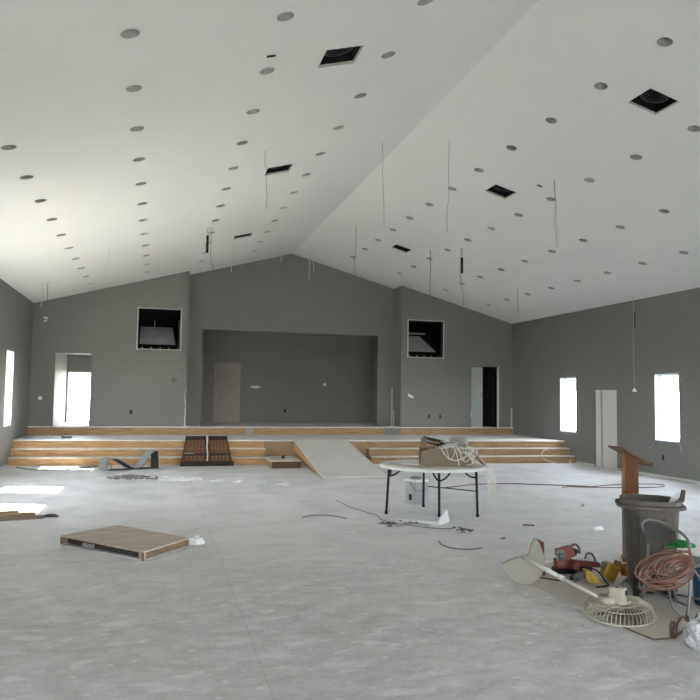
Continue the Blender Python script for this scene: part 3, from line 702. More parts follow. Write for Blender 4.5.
MB().tube([bp(.08, .35, .39), bp(.45, .35, .35), bp(.45, .85, .36), bp(.08, .85, .41)], .018, 8, closed=True).build('tray_rim', M_black, tr)
tag(MB().crumple(bp(.78, .40, .335), .155, .12, .085, 41, .35, 2.4).build('foil_bundle', M_silver), 'silvery wrapped bundle on top of the cable heap', 'bundle')
tag(MB().hexa([bp(1.03, .0, .23), bp(1.05, .5, .25), bp(1.08, .5, .26), bp(1.06, .0, .24), bp(1.30, -.10, .004), bp(1.33, .4, .004), bp(1.36, .4, .015), bp(1.33, -.10, .015)]).build('leaning_board', M_pink), 'pinkish board sloping against the right end of the cardboard box', 'board')
# cables on the box
def cable_heap(name, label, m, seed, n, c, rx, ry, rz, r):
    rnd = random.Random(seed); mb = MB()
    for k in range(n):
        pts = []; cx, cy = c[0] + rnd.uniform(-.4, .4) * rx, c[1] + rnd.uniform(-.4, .4) * ry; a = rx * rnd.uniform(.5, 1); b = ry * rnd.uniform(.5, 1); ph = rnd.uniform(0, 6)
        tilt = rnd.uniform(-.3, .3); z = c[2] + rnd.uniform(0, rz)
        for t in range(9): q = t * 2 * PI / 8.5 + ph; pts.append((cx + a * math.cos(q), cy + b * math.sin(q), z + tilt * a * math.cos(q)))
        mb.tube(pts, r, 6, smooth=5)
    return tag(mb.build(name, m, smooth=True), label, 'cable')
cable_heap('cable_heap', 'tangle of pale cables coiled over the cardboard box', M_wire, 5, 10, bp(.58, .4, .285), .19, .12, .06, .0062)
cable_heap('dark_cable_heap', 'dark cable loops between the tray and foil bundle', M_wireb, 6, 5, bp(.52, .55, .30), .15, .1, .07, .009)
w = MB()
w.tube([bp(.30, .2, .29), bp(.30, -.07, .24), bp(.42, -.08, .13), bp(.62, -.08, .09), bp(.82, -.08, .14), bp(.98, -.05, .20), bp(1.0, .1, .27)], .008, 6, smooth=6)
w.tube([bp(.55, .3, .30), bp(.60, -.07, .23), bp(.66, -.08, .10), bp(.68, -.09, .012)], .0085, 6, smooth=6)
w.tube([bp(.72, .3, .30), bp(.86, -.07, .19), bp(1.02, -.1, .10), bp(1.20, -.12, .02)], .008, 6, smooth=6)
w.tube([bp(.78, .2, .30), bp(.9, -.07, .16), bp(1.0, -.1, .05), bp(.84, -.12, .012)], .008, 6, smooth=6)
rnd = random.Random(17)
for k in range(9):
    u = rnd.uniform(.35, .95); du = rnd.uniform(.12, .38); dz = rnd.uniform(.05, .2)
    w.tube([bp(u, .35, .30 + rnd.uniform(0, .04)), bp(u + .02, -.07, .26), bp(u + du * .5, -.085, .26 - dz), bp(u + du, -.075, .22), bp(u + du * .9, .3, .30)], .0055, 6, smooth=6)
tag(w.build('draped_cable', M_wire, smooth=True), 'pale cables draped down the front of the cardboard box', 'cable')
# papers on table
tag(MB().hexa([(3.62, 10.15, Z0), (3.86, 10.05, Z0), (3.92, 10.22, Z0), (3.68, 10.32, Z0), (3.62, 10.15, Z0 + .006), (3.86, 10.05, Z0 + .006), (3.92, 10.22, Z0 + .006), (3.68, 10.32, Z0 + .006)]).build('paper_sheet', M_paper), 'white paper sheet on the left half of the round table', 'paper')
tag(MB().hexa([(3.42, 10.25, Z0), (3.75, 9.62, Z0), (3.98, 9.66, Z0), (3.55, 10.45, Z0), (3.42, 10.25, Z0 + .004), (3.75, 9.62, Z0 + .004), (3.98, 9.66, Z0 + .004), (3.55, 10.45, Z0 + .004)]).build('board_scrap', M_sheet), 'thin grey board scrap at the left edge of the round table', 'board')
# cable bunch hanging off the right edge
rnd = random.Random(3); w = MB()
def rim(th, r, z): return (tc_[0] + r * math.cos(th), tc_[1] + r * math.sin(th), z)
for k in range(13):
    th = rad(-43 + rnd.uniform(-11, 9)); zb = rnd.uniform(.12, .45); j = lambda q=.04: rnd.uniform(-q, q)
    w.tube([rim(th + .1, .72, Z0 + .016), rim(th, .80, Z0 + .012), rim(th, .875, Z0 + .002), rim(th + j(), .90, .60), rim(th + j(), .93 + j(.02), zb + .1), rim(th + j(.08), .95 + j(.02), zb - .03), rim(th + j(.08), .94 + j(.02), zb + .12), rim(th + j(.08), .93 + j(.02), zb + .25)], .0035, 5, smooth=5)
tag(w.build('hanging_cable_bunch', M_wire, smooth=True), 'bunch of thin white wires hanging off the right table edge', 'cable')
# white bucket under the table
bk = thing('square_bucket', 'white square bucket with grey side standing under the table', 'bucket', (4.25, 11.2, 0))
MB().obox(T(4.27, 11.25, .20, rad(18)), .13, .15, .20, .015).build('body', mat('dull_white_plastic', (.40, .41, .40), .5), bk)
MB().obox(T(4.27, 11.25, .385, rad(18)), .142, .162, .02, .006).build('rim', M_foam, bk)
MB().crumple((4.25, 11.22, .41), .10, .10, .04, 51).build('rag', M_strip, bk)
MB().tube([(4.13, 11.18, .37), (4.16, 11.06, .26), (4.27, 11.05, .22), (4.38, 11.12, .26), (4.41, 11.22, .37)], .005, 6, smooth=5).build('bail_handle', M_grey, bk)
MB().prism([(4.088, 11.05, .08), (4.088, 11.12, .08), (4.088, 11.12, .17), (4.088, 11.05, .17)], (.03, .0, 0)).build('dark_sticker', M_black, bk)
# white scrap in front of the table
ws = thing('foam_scrap', 'torn white foam trim with peaked end below the round table', 'foam scrap', (3.9, 9.6, 0))
MB().hexa([(3.34, 9.88, 0), (3.84, 9.26, 0), (4.0, 9.36, 0), (3.5, 9.95, 0), (3.34, 9.88, .012), (3.84, 9.26, .05), (4.0, 9.36, .05), (3.5, 9.95, .014)]).build('strip', M_foam, ws)
MB().hexa([(3.84, 9.24, 0), (4.12, 9.50, 0), (4.10, 9.54, 0), (3.82, 9.28, 0), (3.86, 9.26, .07), (4.08, 9.48, .16), (4.06, 9.50, .18), (3.85, 9.29, .07)]).build('peak', M_foam, ws)

# ------------------------------------------------------------------ cords on the floor
def cord(name, label, pts, r, m, cat='cord'):
    return tag(MB().tube([(p[0], p[1], p[2] if len(p) > 2 else r) for p in pts], r, 7, smooth=7).build(name, m, smooth=True), label, cat)
cord('floor_cord', 'short dark cord curving on the floor left of the table', [(2.1, 10.17), (2.28, 10.31), (2.48, 10.31), (2.63, 10.15), (2.71, 9.97)], .007, M_wireg)
cord('floor_cord', 'short dark cord curving on the floor in front of the table', [(3.43, 8.25), (3.38, 8.02), (3.42, 7.81), (3.58, 7.70), (3.77, 7.74)], .007, M_wireg)
cord('floor_cord', 'long thin cord running under the round table to the foam scrap', [(3.0, 11.7), (3.06, 10.92), (3.15, 10.51), (3.24, 10.13), (3.20, 9.72), (3.55, 9.15), (3.89, 8.96), (4.0, 9.1)], .005, M_wireg)
cord('extension_cord', 'long dark red cord across the floor, looping behind the lectern', [(5.5, 12.95), (6.2, 13.3), (6.52, 13.38), (7.15, 13.36), (7.7, 13.11), (8.24, 12.87), (8.61, 12.65), (8.95, 12.76), (9.42, 12.85), (9.91, 12.86), (10.25, 12.81), (10.30, 12.6), (10.05, 12.38), (9.52, 12.35), (8.89, 12.45), (8.35, 12.62), (8.1, 12.72), (7.9, 12.6)], .009, M_redcord)
cord('floor_cord', 'thin black cord lying flat behind the round table', [(5.1, 13.4), (5.57, 12.82), (5.93, 12.33)], .010, M_wireb)
cord('floor_cord', 'grey cord curving on the floor at the foot of the left steps', [(-3.1, 18.0), (-2.7, 17.42), (-2.15, 17.24), (-1.65, 17.7), (-1.3, 18.05)], .012, M_wireg)
cord('loose_wire', 'pale wire loop lying over the right end of the steps', [(10.6, 17.55, .41), (10.3, 17.42, .30), (10.35, 17.38, .12), (10.7, 17.3, .012), (11.0, 17.25, .012), (11.1, 17.3, .10)], .011, M_wire)
tag(MB().crumple((5.88, 8.5, .02), .07, .04, .035, 61).build('paper_scrap', M_paper), 'small white crumpled paper on the open floor left of the bin', 'paper scrap')
tag(MB().crumple((6.9, 10.4, .015), .03, .03, .03, 62).build('paper_scrap', M_sheet), 'tiny grey scrap on the floor behind the white crumpled paper', 'paper scrap')
tag(MB().obox(T(4.29, 8.2, .012, .6), .05, .008, .008).build('twig_scrap', M_debris), 'short dark stick on the floor left of the fan base', 'stick')
tag(MB().obox(T(5.08, 8.96, .012, -.5), .08, .008, .008).build('twig_scrap', M_debris), 'short dark stick on the floor beyond the fan base', 'stick')

# ------------------------------------------------------------------ lectern
lc = thing('lectern', 'varnished oak lectern with sloped top behind the grey bin', 'lectern', (5.05, 6.78, 0))
MB().hexa([(4.93, 6.68, 1.245), (5.31, 6.68, 1.06), (5.33, 6.96, 1.06), (4.95, 6.96, 1.245), (4.93, 6.68, 1.265), (5.31, 6.68, 1.08), (5.33, 6.96, 1.08), (4.95, 6.96, 1.265)]).build('sloped_top', M_oaktop, lc)
MB().hexa([(5.30, 6.68, 1.055), (5.315, 6.68, 1.055), (5.335, 6.96, 1.055), (5.32, 6.96, 1.055), (5.305, 6.68, 1.095), (5.32, 6.68, 1.095), (5.34, 6.96, 1.095), (5.325, 6.96, 1.095)]).build('book_ledge', M_oak, lc)
LM_ = T(5.115, 6.80, 0, rad(-32))
def lpost(x0, x1, y0, y1, z0):
    tp = lambda p: 1.243 - .487 * (p.x - 4.94)
    q = [LM_ @ Vector(p) for p in [(x0, y0, 0), (x1, y0, 0), (x1, y1, 0), (x0, y1, 0)]]
    return [(p.x, p.y, z0) for p in q] + [(p.x, p.y, tp(p)) for p in q]
MB().hexa(lpost(-.055, .085, -.05, .05, .04)).build('post', M_oak, lc)
MB().hexa(lpost(-.085, -.055, -.06, .06, .04)).build('post_edge', M_walnut, lc)
MB().obox(LM_ @ T(0.02, .03, .02), .11, .11, .02, .006).build('base', M_oak, lc)

# ------------------------------------------------------------------ wheeled bin
bn = thing('trash_bin', 'grey brown wheeled plastic bin, open, behind the folding chair', 'bin', (4.42, 5.85, 0))
BM_ = T(4.53, 5.74, 0, rad(-32)) @ Matrix.Diagonal((1, 1, .925, 1))
def rrect(hx, hy, z, r, n=9):
    out = []
    for cx, cy, a0 in ((hx - r, hy - r, 0), (-hx + r, hy - r, PI / 2), (-hx + r, -hy + r, PI), (hx - r, -hy + r, 3 * PI / 2)):
        for k in range(n): a = a0 + k * PI / 2 / (n - 1); out.append(BM_ @ Vector((cx + r * math.cos(a), cy + r * math.sin(a), z)))
    return out
def loft(rings, cap0=True, cap1=False):
    mb = MB(); n = len(rings[0]); vs = [p for r in rings for p in r]; fs = []
    for i in range(len(rings) - 1):
        for k in range(n): fs.append((i * n + k, i * n + (k + 1) % n, (i + 1) * n + (k + 1) % n, (i + 1) * n + k))
    if cap0: fs.append(tuple(range(n))[::-1])
    if cap1: fs.append(tuple((len(rings) - 1) * n + k for k in range(n)))
    return mb.add(vs, fs)
loft([rrect(.195, .19, .06, .12), rrect(.20, .20, .10, .13), rrect(.245, .255, .84, .17), rrect(.245, .255, .86, .17), rrect(.225, .235, .86, .16), rrect(.185, .18, .14, .12)], True, True).build('body', M_bin, bn)
loft([rrect(.26, .27, .835, .18), rrect(.30, .31, .85, .2), rrect(.30, .31, .875, .2), rrect(.262, .275, .885, .18), rrect(.258, .27, .925, .18), rrect(.235, .247, .925, .165), rrect(.222, .232, .85, .155)], False, False).build('rim', M_bin, bn)
loft([rrect(.219, .229, .85, .155), rrect(.19, .185, .2, .12)], False, True).build('liner', M_binin, bn)
for sx in (-1, 1):
    ax = BM_ @ Vector((sx * .15, -.235, .085)); wh = MB().lathe(axisM(ax - (BM_.to_3x3() @ Vector((.03, 0, 0))), BM_.to_3x3() @ Vector((1, 0, 0))), [(.04, 0), (.075, .005), (.085, .015), (.085, .045), (.075, .055), (.04, .06)], 20).build('wheel', M_rub, bn)
    MB().lathe(axisM(ax - (BM_.to_3x3() @ Vector((.034, 0, 0))), BM_.to_3x3() @ Vector((1, 0, 0))), [(.035, 0), (.035, .068)], 14).build('wheel_hub', M_grey, bn).parent = wh
MB().tube([BM_ @ Vector((-.20, -.235, .085)), BM_ @ Vector((.20, -.235, .085))], .012, 8).build('axle', M_grey, bn)
MB().obox(BM_ @ T(0, -.19, .12), .17, .05, .09, .01).build('wheel_housing', M_rub, bn)
hp = [BM_ @ Vector(p) for p in [(.24, .05, .90), (.30, .06, .93), (.33, .10, 1.00), (.33, .19, 1.0), (.30, .23, .93), (.24, .24, .90)]]
MB().prism([BM_ @ Vector(p) for p in [(.25, -.10, .91), (.27, -.02, .92), (.29, .04, 1.01), (.29, .10, 1.015), (.28, .15, .92), (.25, .16, .91)]], BM_.to_3x3() @ Vector((.03, 0, 0))).build('handle', M_bin, bn)
MB().obox(BM_ @ T(-.10, -.233, .5, 0, rad(4)), .014, .012, .27).build('rib', M_bin, bn)
MB().obox(BM_ @ T(.10, -.233, .5, 0, rad(4)), .014, .012, .27).build('rib', M_bin, bn)
tag(MB().hexa([BM_ @ Vector(p) for p in [(.17, .02, .84), (.22, .02, .9), (.22, .14, .9), (.17, .12, .84), (.24, -.02, .93), (.275, .02, 1.0), (.27, .13, .99), (.20, .12, .92)]]).build('paper_scrap', M_paper), 'crumpled white paper sticking out of the bin', 'paper scrap')

# ------------------------------------------------------------------ cardboard sheet on the floor
cbp = [(3.49, 6.12), (3.57, 4.86), (3.62, 4.56), (3.81, 4.56), (4.05, 4.73), (4.55, 4.8), (5.0, 5.3), (5.0, 6.5), (4.3, 6.95), (3.7, 6.75)]
cb = tag(MB().prism([(x, y, .001) for x, y in cbp], (0, 0, .006)).build('floor_board', M_sheet), 'thin tan board laid flat on the floor under the fan and chair', 'board')
e_ = MB()
for (p, q) in (((3.575, 4.86), (3.622, 4.564)), ((3.622, 4.562), (3.81, 4.562)), ((3.81, 4.562), (4.05, 4.732))):
    e_.tube([(*p, .006), (*q, .006)], .006, 6)
ORG[cb.name] = Vector(cb.location); e_.build('dark_edge', M_edge, cb)

# ------------------------------------------------------------------ folding chair
ch = thing('folding_chair', 'grey metal folding chair holding the coiled cord, beside the bin', 'chair', (4.3, 5.1, 0))
zb = .008
fl = [(4.085, 5.31, zb), (4.10, 5.27, .25), (4.125, 5.25, .545), (4.06, 5.245, .70), (4.09, 5.235, .752), (4.17, 5.21, .752), (4.28, 5.14, .705), (4.32, 5.02, .63), (4.31, 4.97, .53), (4.26, 4.92, .25), (4.195, 4.885, zb)]
MB().tube(fl, .0125, 10, smooth=6).build('front_frame', M_grey, ch, smooth=True)
bk_ = MB(); ns = 8; vs = []
for k in range(ns + 1):
    t = k / ns; x = 4.08 + .20 * t; y = 5.24 - .15 * t
    vs += [(x - .0 + .025 * math.sin(t * PI), y, .56 + .02 * t), (x - .01 + .02 * math.sin(t * PI), y, .735 - .06 * t * t)]
bk_.add(vs, [(2 * k, 2 * k + 2, 2 * k + 3, 2 * k + 1) for k in range(ns)])
bo = bk_.build('backrest', mat('dark_backrest', (.035, .032, .03), .6), ch); md = bo.modifiers.new('thick', 'SOLIDIFY'); md.thickness = .006
MB().hexa([(4.13, 5.25, .405), (4.31, 4.93, .405), (4.62, 5.0, .415), (4.48, 5.30, .415), (4.13, 5.25, .43), (4.31, 4.93, .43), (4.62, 5.0, .44), (4.48, 5.30, .44)]).build('seat', M_seat, ch)
for pts in ([(4.15, 5.22, .41), (4.3, 5.24, .30), (4.46, 5.30, .012)], [(4.30, 4.96, .42), (4.42, 4.97, .28), (4.62, 5.02, .012)]):
    MB().tube(pts, .011, 8, smooth=4).build('rear_leg', M_grey, ch, smooth=True)
MB().tube([(4.14, 4.96, .45), (4.115, 4.96, .36), (4.09, 4.95, .30), (4.10, 4.95, .13), (4.17, 4.91, .03)], .009, 8, smooth=5).build('side_strut', M_grey, ch, smooth=True)
MB().tube([(4.088, 5.28, .11), (4.11, 5.27, .155), (4.13, 5.25, .16), (4.19, 5.08, .13), (4.235, 4.92, .11)], .010, 8, smooth=5).build('stretcher', M_grey, ch, smooth=True)
MB().tube([(4.43, 5.285, .09), (4.58, 5.04, .09)], .009, 8).build('stretcher', M_grey, ch, smooth=True)
MB().lathe(T(4.085, 5.31, .007), [(.017, 0), (.017, .03), (.012, .04)], 10).build('foot_cap', M_rub, ch); MB().lathe(T(4.195, 4.885, .007), [(.017, 0), (.017, .03), (.012, .04)], 10).build('foot_cap', M_rub, ch)
# coiled cord on the seat, drooping over its left edge
rnd = random.Random(11); c1 = MB(); c2 = MB()
HV = Vector((.768, -.64, 0)); TV = Vector((-.64, -.768, 0))      # across the drooping coil, and outwards
for k in range(24):
    f = k / 23; a = .095 + .125 * f + rnd.uniform(-.012, .012); b = .055 + .085 * f + rnd.uniform(-.012, .012)
    end = Vector((4.285, 4.93, .455)) + HV * rnd.uniform(-.02, .02) + Vector((0, 0, rnd.uniform(-.03, .05))) + TV * (.045 + rnd.uniform(0, .05))
    ce = end - HV * a + Vector((0, 0, -.03 - .055 * f + rnd.uniform(-.015, .02))) + TV * (.01 + .03 * rnd.random())
    tl = rad(-8 - 16 * rnd.random()); pts = []
    for q in range(14):
        an = 2 * PI * q / 14; u = a * math.cos(an); v = b * math.sin(an)
        u2 = u * math.cos(tl) - v * math.sin(tl); v2 = u * math.sin(tl) * -1 + v * math.cos(tl)
        pts.append(ce + HV * u2 + Vector((0, 0, v2 * .92)) + TV * (-.35 * v2 + rnd.uniform(-.006, .006)))
    P = smooth_path(pts + [pts[0]], 4)[:-1]
    (c1 if k % 3 else c2).tube(P, .0062, 6, closed=True)
co = tag(c1.build('coiled_extension_cord', M_cord, smooth=True), 'faded orange extension cord coiled on the folding chair seat', 'cord'); ORG[co.name] = Vector(co.location)
c2.build('pale_loops', M_cordp, co, smooth=True)
tag(MB().crumple((4.36, 5.14, .555), .11, .085, .035, 71, .5, 3).build('green_cloth', M_green), 'crumpled green cloth on top of the coiled cord', 'cloth')
tag(MB().lathe(T(4.40, 5.16, .56, 0, .2), [(.035, 0), (.037, .04), (.022, .065), (.02, .075)], 14).build('white_cup', M_foam), 'small white plastic cup standing on the green cloth', 'cup')
bc = thing('blue_bucket', 'blue bucket with white top at the right edge behind the chair', 'bucket', (4.70, 5.28, 0))
MB().lathe(T(4.72, 5.22, 0), [(.12, .0), (.14, .35), (.142, .36)], 24).build('body', M_blue, bc, smooth=True)
MB().lathe(T(4.72, 5.22, 0), [(.147, .36), (.15, .40), (.145, .43), (.12, .435)], 24).build('lid', M_foam, bc, smooth=True)

# ------------------------------------------------------------------ pedestal fan lying on the floor
fn = thing('pedestal_fan', 'cream pedestal fan toppled face down on the floor board', 'fan', (3.7, 5.1, 0))
FC = Vector((3.71, 5.09, .0)); FR = .275
FM = T(FC.x, FC.y, .010, 0, rad(4), rad(-3))
MB().tube([FM @ Vector((FR * math.cos(k * PI / 24), FR * math.sin(k * PI / 24), .03)) for k in range(48)], .010, 8, closed=True).build('outer_ring', M_fan, fn, smooth=True)
g = MB()
for k in range(52):
    a = k * 2 * PI / 52; pts = []
    for r, z in ((.275, .03), (.272, .06), (.255, .095), (.21, .118), (.15, .128), (.08, .13)):
        aa = a + (.275 - r) * .6; pts.append(FM @ Vector((r * math.cos(aa), r * math.sin(aa), z)))
    g.tube(pts, .0036, 4, cap=False)
for r, z in ((.232, .110), (.15, .129)): g.tube([FM @ Vector((r * math.cos(k * PI / 20), r * math.sin(k * PI / 20), z)) for k in range(40)], .004, 5, closed=True)
g.build('rear_grille', M_grille, fn)
g = MB()
for k in range(30):
    a = k * 2 * PI / 30; g.tube([FM @ Vector((r * math.cos(a), r * math.sin(a), z)) for r, z in ((.275, .03), (.25, .012), (.06, .006))], .0024, 4, cap=False)
g.build('front_grille', M_grille, fn)
bl = MB()
for k in range(4):
    a = k * PI / 2 + .3; pts = [(.05, -.02, .05), (.14, -.075, .04), (.23, -.08, .045), (.235, .03, .075), (.15, .07, .08), (.05, .03, .065)]
    Rz = Matrix.Rotation(a, 4, 'Z'); bl.prism([FM @ Rz @ Vector(p) for p in pts], (0, 0, .004))
bl.build('blades', mat('brown_blade', (.13, .11, .085), .5), fn)
MB().lathe(FM, [(.095, .125), (.09, .14), (.06, .14)], 24).build('motor_plate', M_fan, fn, smooth=True)
MM = T(3.665, 5.045, .125, rad(35))
hb = MB(); hb.obox(MM @ T(0, 0, .07), .05, .062, .066, .016); hb.build('motor_housing', M_fan, fn)
MB().lathe(axisM(MM @ Vector((-.01, .0, .135)), (0, 0, 1)), [(.018, 0), (.018, .004)], 12).build('dark_knob', M_rub, fn)
MB().obox(MM @ T(.02, -.061, .10), .02, .006, .016).build('dark_vent', M_rub, fn)
MB().obox(MM @ T(.035, -.061, .075), .008, .006, .012).build('dark_vent', M_rub, fn)
P0 = Vector((3.565, 5.05, .15)); P1_ = Vector((3.50, 6.26, .232))
MB().tube([P0 + Vector((.06, -.02, -.0)), P0, P0 + (P1_ - P0) * .07], [.034, .03, .024], 12).build('neck', M_fan, fn, smooth=True)
PM = P0 + (P1_ - P0) * .5
MB().tube([P0, PM], .0135, 12).build('inner_pole', M_pole, fn, smooth=True)
MB().tube([PM, P1_], .019, 12).build('outer_pole', M_pole, fn, smooth=True)
MB().tube([PM - (P1_ - P0) * .02, PM + (P1_ - P0) * .025], .025, 12).build('pole_collar', M_pole, fn, smooth=True)
# moon-shaped base standing on edge
bpz = [(3.27, .12), (3.255, .175), (3.34, .205), (3.43, .225), (3.50, .235), (3.56, .245), (3.61, .32), (3.675, .39), (3.715, .33), (3.735, .22), (3.70, .125), (3.62, .045), (3.52, .008), (3.42, .004), (3.33, .04)]
def tilt(z): return 6.16 + z * .5
MB().prism([(x, tilt(z), z) for x, z in bpz], (.010, .03, .012)).build('base', M_base, fn)
cord('fan_cord', 'black power cord curling on the floor behind the fan base', [(3.72, 6.35), (3.88, 6.18), (3.96, 6.24), (3.97, 6.36), (3.93, 6.52), (3.9, 6.68), (3.74, 6.72)], .009, M_wireb)

# ------------------------------------------------------------------ power tools
rt_ = thing('red_power_saw', 'red circular saw with silver guard, tallest tool behind the fan pole', 'power tool', (4.12, 6.5, 0))
zt_ = .085
MB().obox(T(4.10, 6.50, .205, rad(-10), 0, rad(-14)), .085, .06, .055, .02).build('motor_body', M_red, rt_)
MB().lathe(axisM((4.04, 6.47, .185), (-1, -.35, .15)), [(.055, -.01), (.06, .01), (.045, .03), (.02, .045), (.02, .06)], 16).build('blade_guard', M_grey, rt_)
for k in range(4):
    a = k * PI / 2; c = Vector((3.985, 6.45, .195)); MB().tube([c, c + Vector((.0, math.cos(a) * .05, math.sin(a) * .05)), c + Vector((.04, math.cos(a) * .055, math.sin(a) * .055))], .009, 6).build('guard_rib', M_chrome, rt_)
MB().tube([(4.11, 6.46, .25), (4.15, 6.45, .285), (4.20, 6.45, .29), (4.235, 6.45, .25), (4.235, 6.45, .20)], .013, 8, smooth=5).build('top_handle', M_grey, rt_, smooth=True)
MB().obox(T(4.18, 6.48, .22, 0, 0, .5), .04, .035, .035, .012).build('grip_housing', M_black, rt_)
MB().obox(T(4.08, 6.5, .10, rad(-10)), .09, .05, .05, .015).build('lower_body', M_red, rt_)
MB().obox(T(4.08, 6.5, .03, rad(-10)), .10, .07, .025, .006).build('shoe_plate', M_black, rt_)
r2 = thing('red_reciprocating_saw', 'long dark red tool lying right of the red circular saw', 'power tool', (4.25, 6.38, 0))
MB().obox(T(4.24, 6.34, .125, rad(-6), 0, rad(6)), .14, .035, .026, .012).build('body', M_redd, r2)
MB().tube([(4.26, 6.38, .16), (4.29, 6.4, .205), (4.35, 6.4, .20), (4.38, 6.38, .135)], .012, 8, smooth=5).build('handle_loop', M_grey, r2, smooth=True)
MB().obox(T(4.12, 6.33, .10, 0, 0, .3), .03, .03, .03, .01).build('nose', M_red, r2)
MB().obox(T(4.22, 6.36, .055), .09, .03, .055, .008).build('foot', M_black, r2)
y1 = thing('yellow_drill', 'yellow power tool with black handle lying at the fan pole middle', 'power tool', (4.12, 6.12, 0))
MB().prism([(4.05, 6.06, .13), (4.12, 6.04, .115), (4.16, 6.02, .05), (4.21, 6.0, .012), (4.08, 6.04, .012), (4.05, 6.06, .05)], (.03, .10, .0)).build('body', M_yel, y1)
MB().obox(T(4.0, 6.1, .07, .3, 0, -.4), .05, .03, .03, .008).build('gearbox', M_grey, y1)
MB().obox(T(3.97, 6.16, .045, .8), .05, .02, .02, .006).build('handle', M_black, y1)
MB().tube([(3.96, 6.1, .06), (3.92, 6.05, .03), (3.9, 5.98, .018)], .012, 8).build('chuck', M_grey, y1)
y2 = thing('yellow_tool_case', 'yellow boxy tool tilted on edge between the drill and bin', 'power tool', (4.38, 6.1, 0))
MB().obox(T(4.36, 6.12, .098, rad(-8), 0, rad(28)), .065, .06, .075, .012).build('body', M_yel, y2)
MB().obox(T(4.415, 6.11, .128, rad(-8), 0, rad(28)), .014, .05, .075, .006).build('end_cap', mat('brown_yellow', (.22, .13, .03), .5), y2)
MB().obox(T(4.305, 6.14, .15, rad(-8), 0, rad(28)), .02, .03, .035, .008).build('dark_clip', M_wireg, y2)
tag(MB().crumple((4.56, 6.16, .075), .045, .05, .075, 81, .3).build('orange_scrap', M_orange), 'rust orange lump on the floor against the bin', 'tool part')
tag(MB().crumple((4.36, 5.86, .025), .06, .05, .04, 83, .4).build('white_rag', M_strip), 'grey white rag on the board in front of the yellow tool', 'rag')
tag(MB().crumple((4.50, 5.98, .03), .07, .05, .045, 84, .4).build('tan_rag', M_card), 'tan rag lump between the yellow tool and bin', 'rag')
cord('tool_cord', 'black tool cord winding between the yellow tools', [(4.05, 6.14, .10), (4.15, 6.3, .10), (4.26, 6.2, .09), (4.27, 6.06, .015), (4.2, 5.93, .015), (4.05, 5.9, .015)], .008, M_wireb)
tag(MB().hexa([(3.80, 6.42, 0), (3.83, 6.42, 0), (3.86, 6.62, 0), (3.83, 6.62, 0), (3.80, 6.45, .33), (3.83, 6.45, .33), (3.86, 6.65, .33), (3.83, 6.65, .33)]).build('red_board', M_redd), 'narrow red board standing on edge behind the fan base', 'board')

# ------------------------------------------------------------------ plastic bag and bits at the right edge
bg = thing('plastic_bag', 'knotted white plastic bag on the floor at the right edge', 'bag', (3.86, 4.33, 0))
MB().crumple((3.90, 4.335, .074), .155, .14, .135, 91, .22, 2.0, 4).build('body', M_bag, bg, smooth=False)
MB().crumple((3.89, 4.34, .22), .05, .045, .05, 92, .4, 3, 3, False).build('knot', M_bag, bg)
rc = tag(MB().tube([(3.93, 4.70, .012), (3.80, 4.60, .012), (3.83, 4.58, .03), (3.88, 4.62, .09), (3.95, 4.63, .13), (4.0, 4.60, .05)], .010, 7, smooth=6).build('red_strap', M_redcord, smooth=True), 'dark red cord piece looped beside the plastic bag', 'cord')
tag(MB().hexa([(3.90, 4.53, .01), (3.93, 4.50, .01), (4.12, 4.60, .10), (4.09, 4.64, .10), (3.90, 4.53, .06), (3.93, 4.50, .06), (4.12, 4.60, .17), (4.09, 4.64, .17)]).build('dark_bracket', M_debris), 'dark flat bracket propped behind the plastic bag', 'scrap')
tag(MB().crumple((3.87, 4.655, .04), .03, .03, .055, 95, .3).build('tan_scrap', M_card), 'small tan scrap inside the red cord loop', 'scrap')

# ------------------------------------------------------------------ wires hanging from the ceiling
def hang(label, x, y, z1, r=.004, m=None, wob=.02, dx=0.0, seed=0, name='hanging_wire'):
    rnd = random.Random(seed); z0 = zc(x); n = 5
    pts = [(x + dx * k / n + (rnd.uniform(-wob, wob) if 0 < k else 0), y + (rnd.uniform(-wob, wob) if k else 0), z0 + (z1 - z0) * k / n) for k in range(n + 1)]
    return tag(MB().tube(pts, r * .8, 6, smooth=4).build(name, m or M_wireg, smooth=True, origin=(x, y, z0)), label, 'wire')
hang('thin wire hanging past the middle vent of the left ceiling slope', 1.52, 10.68, 4.63, dx=.04, seed=1)
hang('long thin wire hanging in front of the ceiling ridge', 3.62, 11.32, 4.68, dx=.05, seed=2, wob=.01)
hang('long thin wire hanging just right of the ridge, near a light', 4.62, 10.73, 4.51, dx=-.03, seed=3, wob=.015)
hang('longer wire of the pair below the middle right vent', 6.54, 10.64, 4.38, dx=.03, seed=4, wob=.03)
hang('shorter wire of the pair below the middle right vent', 6.56, 10.66, 4.66, dx=.06, seed=5, wob=.02)
hang('thin wire hanging from the ridge near the stage', 4.73, 16.88, 4.59, seed=6, r=.007)
hang('thin wire ending near the right high opening', 6.65, 16.64, 4.3, seed=7, r=.008, wob=.01)
hang('wire dangling below the black pipe stub on the right slope', 7.08, 15.70, 3.95, dx=.03, seed=8, r=.007, wob=.03)
hang('wire dangling below the black pipe stub on the left slope', 1.05, 15.60, 4.3, dx=.06, seed=9, r=.006, m=M_wireg)
hang('pale wire hanging in front of the niche wall at left', 1.78, 18.33, 4.95, seed=10, r=.009, m=M_wire)
hang('pale wire pair ending in front of the gable peak', 4.16, 19.78, 5.11, seed=11, r=.010, m=M_wire, wob=.015)
hang('thin pale wire beside the pair at the gable peak', 4.28, 19.7, 5.3, seed=12, r=.007, m=M_wire)
hang('faint wire hanging over the left flank wall', -1.05, 15.72, 4.21, dx=-.1, seed=13, r=.005, m=M_wire)
hang('thin wire hanging near the right rear corner', 9.45, 17.22, 4.1, seed=14, r=.008, wob=.01)
hang('short pale wire above the peak left of centre', 3.45, 20.6, 5.75, seed=15, r=.009, m=M_wire)
